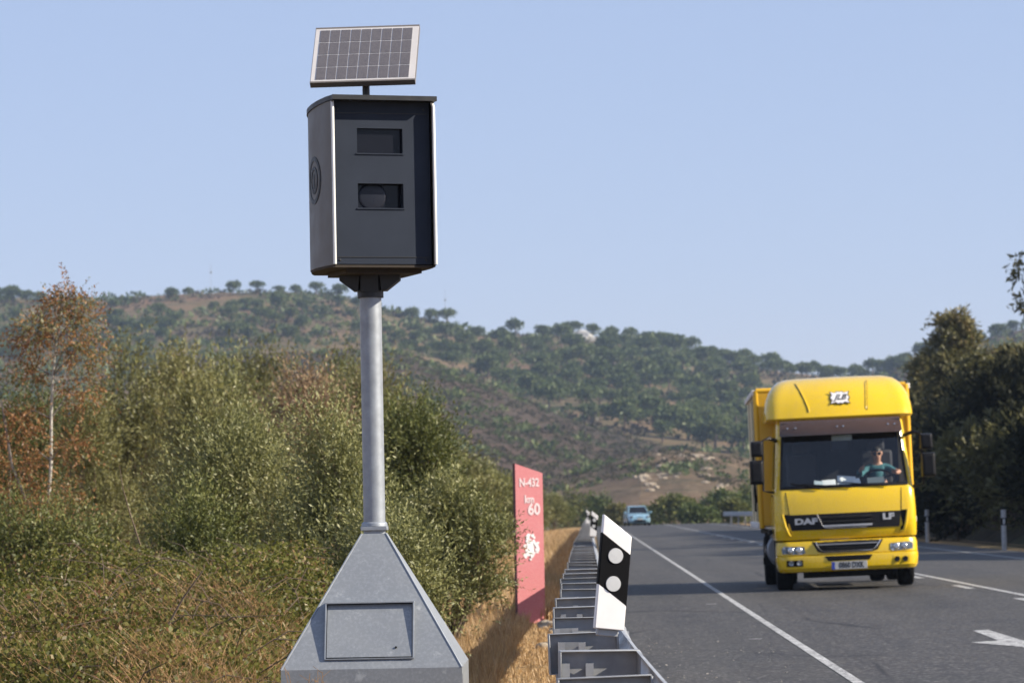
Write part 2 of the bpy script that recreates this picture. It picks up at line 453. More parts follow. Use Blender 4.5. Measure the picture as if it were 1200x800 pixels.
def np_mesh(name, V, F, mats, tint=None, mi=None, smooth=False):
    me = bpy.data.meshes.new(name)
    V = np.asarray(V, np.float32); F = np.asarray(F, np.int32)
    k = F.shape[1]
    me.vertices.add(len(V)); me.vertices.foreach_set('co', V.ravel())
    me.loops.add(F.size); me.loops.foreach_set('vertex_index', F.ravel())
    me.polygons.add(len(F)); me.polygons.foreach_set('loop_start', np.arange(0, F.size, k, dtype=np.int32))
    for mm in mats: me.materials.append(MATS[mm])
    if mi is not None: me.polygons.foreach_set('material_index', np.asarray(mi, np.int32))
    if smooth: me.polygons.foreach_set('use_smooth', np.ones(len(F), bool))
    me.update(calc_edges=True)
    if tint is not None:
        a = me.attributes.new('tint', 'FLOAT', 'FACE'); a.data.foreach_set('value', np.asarray(tint, np.float32))
    me.validate()
    return me
def copy_tree(o, parent=None):
    c = o.copy(); COL.objects.link(c)
    if parent is not None: c.parent = parent
    for ch in o.children: copy_tree(ch, c)
    return c

# ------------------------------------------------------------------ leaves
def unit(a): return a / np.maximum(np.linalg.norm(a, axis=-1, keepdims=True), 1e-9)
def leaves(P, D, L, W, rng, out=None):
    """one small diamond per leaf: base, two sides, tip; its flat side turns towards the outside of the crown"""
    n = len(P)
    q = unit(rng.normal(size=(n, 3))) if out is None else unit(out + rng.normal(size=(n, 3)) * 0.55)
    S = unit(np.cross(D, q))
    L = np.broadcast_to(np.asarray(L).reshape(-1, 1), (n, 1)); W = np.broadcast_to(np.asarray(W).reshape(-1, 1), (n, 1))
    mid = P + D * L * 0.48
    V = np.stack([P, mid + S * W * 0.5, P + D * L, mid - S * W * 0.5], 1).reshape(-1, 3)
    F = np.arange(4 * n).reshape(n, 4)
    return V, F
def foliage(name, rng, lobes, n_shoots, shoot, K, L, W, mat, up=0.45, jitter=0.55, inner=0.35, sag=0.0, zmin=0.03, low=0.75, tint_lo=0.0, tint_hi=1.0):
    """leaves set along many short shoots that grow out of the lobes of a crown: (centre, radii) each"""
    C = np.array([l[0] for l in lobes], float); Rr = np.array([l[1] for l in lobes], float)
    w = np.prod(Rr, 1) ** (2 / 3); w /= w.sum()
    k = rng.choice(len(lobes), n_shoots, p=w)
    d = unit(rng.normal(size=(n_shoots, 3)))
    flip = (d[:, 2] < 0) & (rng.random(n_shoots) < low)
    d[flip, 2] *= -1
    rad = 1 - inner * rng.random(n_shoots) ** 1.3
    P0 = C[k] + d * Rr[k] * rad[:, None]
    sd = unit(d * (1 - abs(up)) + np.array([0, 0, up]) + rng.normal(size=(n_shoots, 3)) * 0.28)
    sl = shoot * (0.5 + rng.random(n_shoots))
    t = (np.arange(K) + 0.5) / K
    P = P0[:, None, :] + sd[:, None, :] * (sl[:, None] * t[None, :])[:, :, None]
    P[:, :, 2] -= sag * t[None, :] ** 2 * sl[:, None]
    P = P.reshape(-1, 3)
    n = len(P)
    D = unit(np.repeat(sd, K, 0) * 0.75 + rng.normal(size=(n, 3)) * jitter - np.array([0, 0, sag * 0.5]))
    keep = P[:, 2] > zmin
    P = P[keep]; D = D[keep]; n = len(P)
    s = 0.6 + 0.8 * rng.random(n)
    Wc = np.repeat(d, K, 0)[keep]
    V, F = leaves(P, D, L * s, W * s, rng, unit(Wc + np.array([0.0, 0.0, 0.35])))
    shoot_t = np.repeat(rng.random(n_shoots), K)[keep]
    lobe_t = rng.random(len(lobes))[np.repeat(k, K)[keep]]
    tint = np.clip(0.42 * lobe_t + 0.28 * shoot_t + 0.30 * rng.random(n), 0, 1) * (tint_hi - tint_lo) + tint_lo
    return np_mesh(name, V, F, [mat], tint)
def woody(name, rng, lobes, mat, r0=0.05, n_twigs=18, parent=None, start=(0, 0, 0)):
    m = MB()
    for (c, rr) in lobes:
        c = Vector(c); s = Vector(start) + Vector((rng.normal() * 0.06, rng.normal() * 0.06, 0))
        mid = s.lerp(c, 0.5) + Vector((rng.normal(), rng.normal(), 0)) * 0.08 * c.length
        m.tube([s, s.lerp(mid, 0.5), mid, mid.lerp(c, 0.6), c + Vector((0, 0, rr[2] * 0.5))], [r0, r0 * 0.8, r0 * 0.6, r0 * 0.4, r0 * 0.12], 6)
        for _ in range(max(2, n_twigs // max(1, len(lobes)))):
            t = rng.random() * 0.6 + 0.3
            p = mid.lerp(c, t)
            d = Vector(unit(rng.normal(size=3)))
            e = c + Vector((d.x * rr[0], d.y * rr[1], abs(d.z) * rr[2])) * 0.9
            m.tube([p, p.lerp(e, 0.5) + Vector((0, 0, 0.04)), e], [r0 * 0.3, r0 * 0.18, r0 * 0.06], 4)
    return m.build(name, mat, parent, smooth=60, fix=False)
# ------------------------------------------------------------------ the ground, road and hills
def sm(a, b, x):
    t = np.clip((np.asarray(x, float) - a) / (b - a), 0, 1)
    return t * t * (3 - 2 * t)
def wob(X, Y, s, seed):
    """smooth irregular relief from a few crossed waves"""
    r = np.random.default_rng(seed); z = 0
    for k in range(7):
        a = r.random() * 6.283; f = (0.6 + 1.5 * r.random()) / s
        z = z + np.sin((X * math.cos(a) + Y * math.sin(a)) * f + r.random() * 6.283) * (0.5 + 0.5 * r.random())
    return z / 4.0
def crest(Y): return -np.minimum(5.5, 0.0012 * np.maximum(0, np.asarray(Y, float) - 262) ** 2)
def gz(X, Y):
    X = np.asarray(X, float); Y = np.asarray(Y, float)
    z = -0.012 * np.maximum(0, 5.6 - np.maximum(X, -1.6)) - 0.035
    z = z - np.minimum(1.3, 0.10 * np.maximum(0, -1.7 - X))
    z = z + 0.03 * wob(X, Y, 0.9, 3) * sm(0.1, -0.9, X) + 0.12 * wob(X, Y, 5, 4) * sm(-1.5, -5, X)
    bank = 0.62 * np.clip(X - 11.9, 0, 14) * sm(40, 78, Y) * (1 - sm(225, 300, Y))
    z = z + bank + 0.5 * wob(X, Y, 6, 5) * sm(12.5, 17, X) * sm(40, 78, Y)
    return z + crest(Y)
xs = np.unique(np.concatenate([np.linspace(-1000, -60, 20), np.linspace(-60, -6, 28), np.linspace(-6, 12, 73), np.linspace(12, 40, 40), np.linspace(40, 1000, 20)]))
ys = np.unique(np.concatenate([np.linspace(-40, 5, 8), np.linspace(5, 50, 110), np.linspace(50, 340, 120), np.linspace(340, 2000, 24)]))
def grid_mesh(name, X, Y, Z, mat):
    n, k = X.shape
    V = np.stack([X, Y, Z], -1).reshape(-1, 3)
    i = np.arange(n - 1)[:, None] * k + np.arange(k - 1)[None, :]
    F = np.stack([i, i + 1, i + k + 1, i + k], -1).reshape(-1, 4)
    return np_mesh(name, V, F, [mat], smooth=True)
GX, GY = np.meshgrid(xs, ys)
tag(link('ground', grid_mesh('ground', GX, GY, gz(GX, GY), 'dry_soil')), 'dry straw coloured verge and roadside ground', kind='structure')

bx_, by_ = np.meshgrid(np.unique(np.concatenate([[11.55, 11.7], np.linspace(11.9, 30, 40)])), np.linspace(42, 300, 120))
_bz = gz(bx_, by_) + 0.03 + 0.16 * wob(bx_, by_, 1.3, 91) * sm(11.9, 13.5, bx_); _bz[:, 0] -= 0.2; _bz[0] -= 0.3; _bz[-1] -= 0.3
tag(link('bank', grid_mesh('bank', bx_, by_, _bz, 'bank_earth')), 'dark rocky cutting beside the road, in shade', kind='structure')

LX, CX, RX = 1.87, 5.60, 9.15
rx = np.array([0.24, 0.9, 1.87, 3.7, 5.6, 7.4, 9.15, 10.4]); ry = np.concatenate([np.linspace(-20, 250, 91), np.linspace(252, 330, 40)])
AX, AY = np.meshgrid(rx, ry)
AX = AX + (AX < 0.5) * 0.05 * wob(AX * 0, AY, 0.8, 8)
tag(link('road', grid_mesh('road', AX, AY, -0.012 * np.maximum(0, 5.6 - AX) + crest(AY), 'asphalt')), 'grey asphalt two lane road running straight to a crest', kind='structure')

def stripe(mb, x0, x1, y0, y1, dz=0.004):
    n = max(1, int((y1 - y0) / 3))
    for i in range(n):
        a, b = y0 + (y1 - y0) * i / n, y0 + (y1 - y0) * (i + 1) / n
        k = len(mb.v)
        for (x, y) in ((x0, a), (x1, a), (x1, b), (x0, b)):
            mb.v.append((x, y, road_z(x) + float(crest(y)) + dz))
        mb.face((k, k + 1, k + 2, k + 3))
def marking(name, label, mb):
    return tag(mb.build(name, 'road_paint', smooth=0, fix=False), label, kind='structure')
mb = MB(); stripe(mb, LX - 0.040, LX + 0.040, -10, 320); marking('edge_line', 'solid white edge line beside the guard rail', mb)
mb = MB(); stripe(mb, RX - 0.05, RX + 0.05, -10, 320); marking('edge_line', 'solid white edge line along the shaded bank', mb)
mb = MB(); stripe(mb, CX - 0.05, CX + 0.05, -10, 320); marking('centre_line', 'solid white centre line of the road', mb)
mb = MB()
for k in range(-2, 24):
    stripe(mb, CX - 0.30, CX - 0.18, 41.2 + k * 7.4, 43.4 + k * 7.4)
marking('centre_line', 'broken white line beside the solid centre line', mb)
mb = MB()
pts = [on_road(*p) for p in ((1140, 738.5), (1158, 737.8), (1196, 749.5), (1225, 757.0), (1262, 767.0), (1225, 766.0), (1196, 757.6), (1138, 752.6), (1170, 750.4))]
for p in pts: mb.v.append((p.x, p.y, road_z(p.x) + 0.004))
for f in ((0, 1, 8), (1, 2, 8), (2, 6, 8), (6, 7, 8), (2, 3, 5, 6), (3, 4, 5)): mb.face(f)
marking('arrow_marking', 'white lane arrow painted on the near lane', mb)
# small pale chips of old paint and studs on the shoulder
mb = MB()
for (px, py) in ((885, 748.5), (833, 707.6), (803, 684), (784, 668)):
    p = on_road(px, py)
    k = len(mb.v)
    for (dx, dy) in ((-0.06, -0.05), (0.06, -0.06), (0.07, 0.05), (-0.06, 0.06)):
        mb.v.append((p.x + dx, p.y + dy, road_z(p.x + dx) + 0.004))
    mb.face((k, k + 1, k + 2, k + 3))
marking('survey_marks', 'row of small white dabs of paint on the shoulder', mb)

# hills: heights read off the skyline at their own real distances
def unroll(px, py):
    dx, dy = px - 693.0, py - 597.0
    s, c = math.sin(ROLL), math.cos(ROLL)
    return dx * c - dy * s, dy * c + dx * s
class Hill:
    def __init__(s, name, mat, sky, R0, R1, back, power, seed, amp, label):
        T = [unroll(*p) for p in sky]
        s.u = np.array([t[0] for t in T]); s.dv = np.array([t[1] for t in T])
        s.R0, s.R1, s.back, s.power, s.seed, s.amp = R0, R1, back, power, seed, amp
        us = np.linspace(s.u[0], s.u[-1], 330); rs = np.concatenate([np.linspace(R0, R1, 110), np.linspace(R1 + 6, R1 + back, 30)])
        U, RR = np.meshgrid(us, rs)
        s.me = grid_mesh(name, U / FPX * RR, RR, s.z(U, RR), mat)
        tag(link(name, s.me), label, kind='structure')
    def z(s, U, RR):
        U = np.asarray(U, float); RR = np.asarray(RR, float)
        zr = EYE - np.interp(U, s.u, s.dv) * s.R1 / FPX + 5.5
        t = (RR - s.R0) / (s.R1 - s.R0)
        prof = np.where(t < 1, np.clip(t, 0, 1) ** s.power, 1 - 0.8 * sm(0, 1, (RR - s.R1) / s.back))
        X = U / FPX * RR
        n = wob(X, RR, 45, s.seed) * s.amp + wob(X, RR, 14, s.seed + 1) * s.amp * 0.3
        return -5.5 + zr * prof + n * np.clip(prof * 2, 0, 1) * (1 - 0.85 * np.exp(-((t - 1) * 6) ** 2)) - 1.0 * (t < 0.02)
SKY_A = [(-420, 352), (-200, 345), (0, 347), (60, 352), (120, 351), (200, 345), (260, 343), (330, 341), (395, 345), (440, 358), (490, 372), (530, 382), (565, 392), (610, 394), (660, 393), (710, 396),
         (760, 404), (800, 412), (850, 424), (900, 434), (960, 441), (1010, 443), (1060, 428), (1120, 408), (1170, 392), (1210, 382), (1300, 362), (1500, 330)]
SKY_B = [(150, 428), (300, 416), (420, 409), (480, 416), (520, 430), (580, 452), (640, 480), (700, 503), (760, 519), (820, 533), (870, 546), (930, 566), (1000, 590), (1100, 600)]
SKY_C = [(380, 560), (470, 562), (560, 566), (640, 562), (700, 548), (750, 531), (800, 527), (850, 531), (890, 540), (940, 552), (1000, 566), (1100, 590)]
HA = Hill('far_hill', 'hill_earth', SKY_A, 560, 1300, 320, 1.22, 11, 3.0, 'long wooded hill with reddish earth showing between its pines')
HB = Hill('heath_spur', 'heath', SKY_B, 480, 860, 260, 1.1, 21, 1.6, 'dark brown heath covered spur in front of the wooded hill')
HC = Hill('bare_foothill', 'bare_slope', SKY_C, 400, 620, 160, 1.0, 31, 0.7, 'low foothill of bare ochre earth and pale rock')
def hill_top(u, r):
    return max(float(h.z(u, r)) if h.R0 < r < h.R1 + h.back and h.u[0] < u < h.u[-1] else -9 for h in (HA, HB, HC))
def photo_px(u, r, z):
    dv = (EYE - z) * FPX / r
    s, c = math.sin(-ROLL), math.cos(-ROLL)
    return 693 + u * c - dv * s, 597 + dv * c + u * s

# the air
m = bpy.data.materials.new('haze_air'); m.use_nodes = True
nt = m.node_tree; nt.nodes.clear()
pv = add(nt, 'ShaderNodeVolumePrincipled', Density=0.00014, Anisotropy=0.2)
pv.inputs['Color'].default_value = (0.58, 0.74, 1.0, 1)
o_ = nt.nodes.new('ShaderNodeOutputMaterial'); nt.links.new(pv.outputs[0], o_.inputs['Volume'])
try: m.cycles.homogeneous_volume = True
except Exception: pass
MATS['haze_air'] = m
mb = MB(); mb.box((0, 980, 72), (2060, 2100, 162))
tag(mb.build('haze', 'haze_air', smooth=0), 'thin blue summer haze over the valley', kind='stuff')
# ------------------------------------------------------------------ the speed camera
def speed_camera():
    Y0 = 17.5
    b0 = at(437, 783, Y0)
    px_, pz = at(439.0, 622, Y0).x, at(439, 622, Y0).z
    root = thing('speed_camera', 'grey speed camera cabinet on a steel pole with pyramid base and solar panel', 'speed camera', (px_, Y0, 0))
    B = lambda *a: None
    # pyramid ------------------------------------------------------------
    zs = at(437, 783, Y0 - 0.45).z            # top of the vertical skirt
    za = pz - 0.012
    hb, ht = 0.452, 0.062
    mb = MB()
    def sq(h, z): return [(-h, -h, z), (h, -h, z), (h, h, z), (-h, h, z)]
    # front face carries an opening, so it is laid out round it
    sl = (hb - ht) / (za - zs)                # how far the front leans back per metre
    yf = lambda z: -hb + (z - zs) * sl
    zt, zb = at(440, 705.5, Y0 - 0.2).z, at(440, 770, Y0 - 0.4).z
    ox0, ox1 = at(382, 737, Y0 - 0.3).x - px_, at(486, 737, Y0 - 0.3).x - px_
    for a, c in ((sq(hb, -0.25), sq(hb, zs)),): mb.loft([a, c], True, True, False)
    mb.loft([sq(hb, zs), sq(ht, za)], True, False, True, skip=lambda i, j: j == 0)
    n = len(mb.v)
    hw = lambda z: hb - (z - zs) * sl
    for (x, z) in ((-hb, zs), (hb, zs), (ox1, zb), (ox0, zb), (ox1, zt), (ox0, zt), (ht, za), (-ht, za)):
        mb.v.append((x, yf(z), z))
    for f in ((0, 1, 2, 3), (1, 6, 4, 2), (6, 7, 5, 4), (7, 0, 3, 5)): mb.face([n + k for k in f])
    base = mb.build('pyramid_base', 'zinc_sheet', root, smooth=20)
    # folded edge seam along the corners
    mb = MB()
    for s in (-1, 1):
        mb.tube([(s * hb, -hb, zs), (s * ht, -ht, za)], 0.005, 6)
    mb.build('folded_edge', 'galvanised', base)
    # hatch: hood of thin sheet standing out of the leaning face, door set back inside it
    th = 0.006
    y0h, y1h = yf(zb) - 0.014, yf(zt) - 0.050     # front rim of the hood, bottom and top
    mb = MB()
    mb.prism([(y1h, zt), (yf(zt) + 0.05, zt), (yf(zt) + 0.05, zt + th), (y1h, zt + th)], ox0, ox1, 'x')
    mb.prism([(y0h, zb), (yf(zb) + 0.05, zb), (yf(zb) + 0.05, zb - th), (y0h, zb - th)], ox0, ox1, 'x')
    for x in (ox0, ox1 - th):
        mb.prism([(y0h, zb), (y1h, zt), (yf(zt) + 0.05, zt), (yf(zb) + 0.05, zb)], x, x + th, 'x')
    mb.build('hatch_hood', 'galvanised', base, smooth=20)
    mb = MB()
    mb.prism([(y0h + 0.005, zb + 0.004), (y1h + 0.024, zt - 0.006), (y1h + 0.034, zt - 0.006), (y0h + 0.015, zb + 0.004)], ox0 + th + 0.003, ox1 - th - 0.003, 'x')
    door = mb.build('hatch_door', 'zinc_sheet', base, bevel=0.002)
    yo = y0h + 0.02 * 0
    door.rotation_euler = (0, 0, 0)
    mb = MB(); mb.lathe([(0.0, -0.006), (0.005, -0.006), (0.006, 0.0)], (ox1 - 0.09, yo + 0.028, zb + 0.05), 'y', 12)
    mb.build('lock', 'black_metal', door)
    mb = MB(); mb.box((0, 0, -0.33), (1.15, 1.15, 0.30)); mb.build('footing', 'concrete', root, bevel=0.02)
    # pole ---------------------------------------------------------------
    ztop = at(434, 322, Y0).z
    mb = MB(); mb.lathe([(0.056, za - 0.02), (0.056, ztop)], seg=40); pole = mb.build('pole', 'galvanised', root, smooth=50)
    mb = MB(); mb.box((0, 0, pz + 0.014), (0.135, 0.135, 0.02)); mb.lathe([(0.068, pz + 0.024), (0.066, pz + 0.04), (0.058, pz + 0.048)])
    mb.build('collar', 'galvanised', pole, bevel=0.002)
    # bracket ------------------------------------------------------------
    zb0 = at(434, 349, Y0).z
    mb = MB(); mb.lathe([(0.0675, zb0), (0.0675, ztop)], seg=36); mb.box((0, -0.066, ztop - 0.045), (0.09, 0.012, 0.09))
    br = mb.build('bracket', 'black_metal', root, smooth=40)
    g = [(0.06, zb0 + 0.035), (0.085, zb0 + 0.035), (0.155, ztop - 0.03), (0.155, ztop), (0.05, ztop)]
    mb = MB()
    for M in ((1, 0), (-1, 0)):
        mb.prism([(M[0] * a, z) for a, z in g], -0.055, 0.055, 'y')
    mb.prism([(a, z) for a, z in g], -0.05, 0.05, 'x')
    mb.build('gusset', 'black_metal', br, smooth=20)
    # cabinet ------------------------------------------------------------
    yaw = R(19.5)
    f_l = at(390, 214, Y0 - 0.25); f_r = at(511, 214, Y0 - 0.25)
    zt_, zb_ = at(392, 121, Y0 - 0.25).z, at(392, 311, Y0 - 0.25).z
    cx = (f_l.x + f_r.x) / 2
    W = (f_r.x - f_l.x) / math.cos(yaw) * 0.965
    cab = empty('cabinet', (cx - px_ - 0.012, -0.27, zb_), (0, 0, yaw)); cab.parent = root
    H = zt_ - zb_; hw_ = W / 2; DP = 0.60
    side = [(hw_, -0.045), (hw_ + 0.014, 0.05), (hw_ + 0.022, 0.16), (hw_ + 0.020, 0.28), (hw_ + 0.006, 0.40), (hw_ - 0.022, 0.50), (hw_ - 0.062, DP)]
    def curve(k):
        pts = []
        for i in range(len(side) - 1):
            for t in range(5):
                p0 = side[max(i - 1, 0)]; p1 = side[i]; p2 = side[i + 1]; p3 = side[min(i + 2, len(side) - 1)]
                u = t / 5
                pts.append(tuple(0.5 * ((2 * p1[q]) + (-p0[q] + p2[q]) * u + (2 * p0[q] - 5 * p1[q] + 4 * p2[q] - p3[q]) * u * u + (-p0[q] + 3 * p1[q] - 3 * p2[q] + p3[q]) * u ** 3) for q in (0, 1)))
        pts.append(side[-1])
        return [(k * a, v) for a, v in pts]
    # body: front with two real window openings
    fx = hw_ - 0.012
    wl, wr = -0.5 * W + (422 - 390) / 121 * W, -0.5 * W + (476 - 390) / 121 * W
    wz = [((311 - y) / 190) * H for y in (181.5, 152.5, 245.5, 217)]
    mb = MB()
    xs_ = [-fx, wl, wr, fx]; zs_ = [0.0, wz[2], wz[3], wz[0], wz[1], H]
    n = len(mb.v)
    for z in zs_:
        for x in xs_: mb.v.append((x, 0, z))
    for i in range(5):
        for j in range(3):
            if j == 1 and i in (1, 3): continue
            mb.face((n + i * 4 + j, n + i * 4 + j + 1, n + (i + 1) * 4 + j + 1, n + (i + 1) * 4 + j))
    for (a, c) in ((wz[2], wz[3]), (wz[0], wz[1])):       # reveals
        ring0 = [(wl, 0, a), (wr, 0, a), (wr, 0, c), (wl, 0, c)]
        ring1 = [(x, 0.05, z) for x, _, z in ring0]
        mb.loft([ring0, ring1], True)
    # remaining skin behind the front
    back = curve(-1); ins = [(x * 0.965, y) for x, y in back if y > 0.02]
    path = [(-fx, 0)] + ins; path2 = [(-x, y) for x, y in path][::-1]
    full = path + path2
    mb.loft([[(x, y, 0) for x, y in full], [(x, y, H) for x, y in full]], False)
    body = mb.build('cabinet_body', 'cabinet_paint', cab, smooth=30)
    mb = MB(); mb.box((0, -0.0015, 0.035), (2 * fx - 0.03, 0.003, 0.004)); mb.box((0, -0.0015, H - 0.06), (2 * fx - 0.03, 0.003, 0.004))
    for x in (-fx + 0.03, fx - 0.03):
        for z in (0.02, H - 0.04): mb.lathe([(0.0, -0.004), (0.006, -0.003), (0.007, 0.001)], (x, 0, z), 'y', 10)
    mb.build('front_seam', 'black_metal', body, smooth=30)
    for k, nm in ((0, 'tinted_glass'), (1, 'tinted_glass')):
        a, c = ((wz[2], wz[3]), (wz[0], wz[1]))[k]
        mb = MB(); mb.box(((wl + wr) / 2, 0.056 if k == 0 else 0.03, (a + c) / 2), (wr - wl + 0.01, 0.008, c - a + 0.01))
        w = mb.build('camera_window', nm, cab, smooth=0)
        if k == 0:
            mb = MB(); mb.lathe([(0.0, -0.002), (0.060, -0.0015), (0.070, 0.0), (0.074, 0.003)], ((wl + wr) / 2 - 0.030, 0.049, (a + c) / 2), 'y', 40)
            mb.build('lens', 'lens_glass', w, smooth=45)
            w['label'] = 'window with a round lens behind it'
        else: w['label'] = 'blank dark flash window'
        mb = MB(); mb.box(((wl + wr) / 2, -0.003, a - 0.004), (wr - wl + 0.012, 0.006, 0.006)); mb.build('window_sill', 'cabinet_paint', w)
    for k in (-1, 1):
        c = curve(k)
        mb = MB()
        inn = [(x - k * 0.006, y) for x, y in c]
        ring = lambda z: [(x, y, z) for x, y in c] + [(x, y, z) for x, y in inn[::-1]]
        mb.loft([ring(-0.006), ring(H - 0.004)], True, True, True)
        p = mb.build('side_panel', 'cabinet_side', cab, smooth=30)
        mb = MB(); mb.tube([(k * (hw_ - 0.003), -0.047, -0.004), (k * (hw_ - 0.003), -0.047, H - 0.03), (k * (hw_ - 0.006), -0.035, H - 0.008)], 0.0085, 10)
        mb.build('edge_strip', 'edge_strip', p, smooth=60)
        # ring emblem on the panel
        if k == -1:
            zc, vc = H * (311 - 209) / 190, 0.235
            cs = np.array([(x, y) for x, y in c])
            def on_panel(v, z, off):
                x = np.interp(v, cs[:, 1], cs[:, 0]); x2 = np.interp(v + 0.01, cs[:, 1], cs[:, 0])
                nx, ny = -0.01, (x2 - x)
                l = math.hypot(nx, ny); return (x + nx / l * off, v + ny / l * off, z)
            mb = MB()
            for (r0, r1) in ((0.100, 0.122), (0.052, 0.070)):
                rings = [[on_panel(vc + r * math.cos(a), zc + r * math.sin(a), o) for a in np.linspace(0, 2 * math.pi, 40, endpoint=False)] for r, o in ((r0, 0.0005), (r0, 0.003), (r1, 0.003), (r1, 0.0005))]
                mb.loft(rings, True)
            key = [(0.018 * math.cos(a), 0.018 + 0.018 * math.sin(a)) for a in np.linspace(-0.9, math.pi + 0.9, 12)] + [(-0.02, -0.045), (0.02, -0.045)]
            n = len(mb.v)
            for a, z in key: mb.v.append(on_panel(vc + a, zc + z, 0.003))
            mb.face(range(n, n + len(key)))
            mb.build('ring_emblem', 'black_plastic', p, smooth=0)
    # roof and floor plates
    def plate(name, off_f, grow, z0, z1, mat, drop=0.0):
        c = [(x * (1 + grow), y) for x, y in curve(-1)]
        poly = [(c[0][0], -off_f)] + c + [(-x, y) for x, y in c[::-1]] + [(-c[0][0], -off_f)]
        mb = MB()
        zz = lambda y, z: z - drop * max(0, y) / DP
        mb.loft([[(x, y, zz(y, z0)) for x, y in poly], [(x, y, zz(y, z1)) for x, y in poly]], True, True, True)
        return mb.build(name, mat, cab, smooth=25)
    plate('roof_plate', 0.085, 0.022, H - 0.002, H + 0.022, 'black_metal', 0.03)
    plate('floor_plate', -0.004, -0.02, -0.016, -0.004, 'soffit', 0.0)
    mb = MB(); mb.box((0.03, 0.27, -0.028), (0.40, 0.36, 0.022)); mb.build('mounting_plate', 'soffit', cab)
    # solar panel ----------------------------------------------------------
    pb = at(425, 99, Y0); pt_ = at(431, 31, Y0 + 0.2)
    tilt = R(52)
    w_ = (487 - 363) / FPX * Y0
    dz = 70 / FPX * (Y0 + 0.1)
    Lp = dz / math.sin(tilt) * 1.09 - 0.02
    pan = empty('solar_panel', (pb.x - px_ + 0.0, -0.02, pb.z + 0.008), (0, 0, R(-4))); pan.parent = root
    T = Matrix.Rotation(tilt, 4, 'X')          # lies in local XY, then leans back
    def tb(mb, nm, mat, par, bevel=0.0):
        mb.v = [tuple(T @ Vector(v)) for v in mb.v]
        return mb.build(nm, mat, par, bevel=bevel, smooth=0)
    fw = 0.016
    mb = MB(); mb.box((0, Lp / 2, 0.0), (w_, Lp, 0.012)); tb(mb, 'panel_frame', 'panel_frame', pan, 0.001)
    mb = MB()
    mb.box((0, 0.004, -0.010), (w_ + 0.004, 0.010, 0.036)); mb.box((0, Lp - 0.004, -0.010), (w_ + 0.004, 0.010, 0.034))
    mb.box((w_ / 2 - 0.004, Lp / 2, -0.010), (0.012, Lp - 0.02, 0.030)); mb.box((-w_ / 2 + 0.004, Lp / 2, -0.010), (0.012, Lp - 0.02, 0.030))
    tb(mb, 'panel_rim', 'panel_rim', pan)
    gx0, gx1, gy0, gy1 = -w_ / 2 + 0.024, w_ / 2 - 0.030, 0.020, Lp - 0.020
    mb = MB()
    cw, ch = (gx1 - gx0) / 9, (gy1 - gy0) / 4
    for i in range(9):
        for j in range(4):
            mb.box((gx0 + cw * (i + .5), gy0 + ch * (j + .5), 0.0078), (cw - 0.0055, ch - 0.0055, 0.002))
    tb(mb, 'solar_cells', 'solar_cell', pan)
    mb = MB(); mb.box(((gx0 + gx1) / 2, (gy0 + gy1) / 2, 0.0063), (gx1 - gx0, gy1 - gy0, 0.001)); tb(mb, 'cell_backing', 'cell_grid', pan)
    mb = MB(); zr = zt_ + 0.02
    mb.tube([(0.005, 0.10, zr - pb.z - 0.05), (0.005, 0.10, 0.12)], 0.019, 16); mb.box((0.005, 0.115, 0.12), (0.10, 0.05, 0.03), Matrix.Rotation(tilt, 3, 'X'))
    mb.build('panel_post', 'black_metal', pan, smooth=40)
    return root
speed_camera()

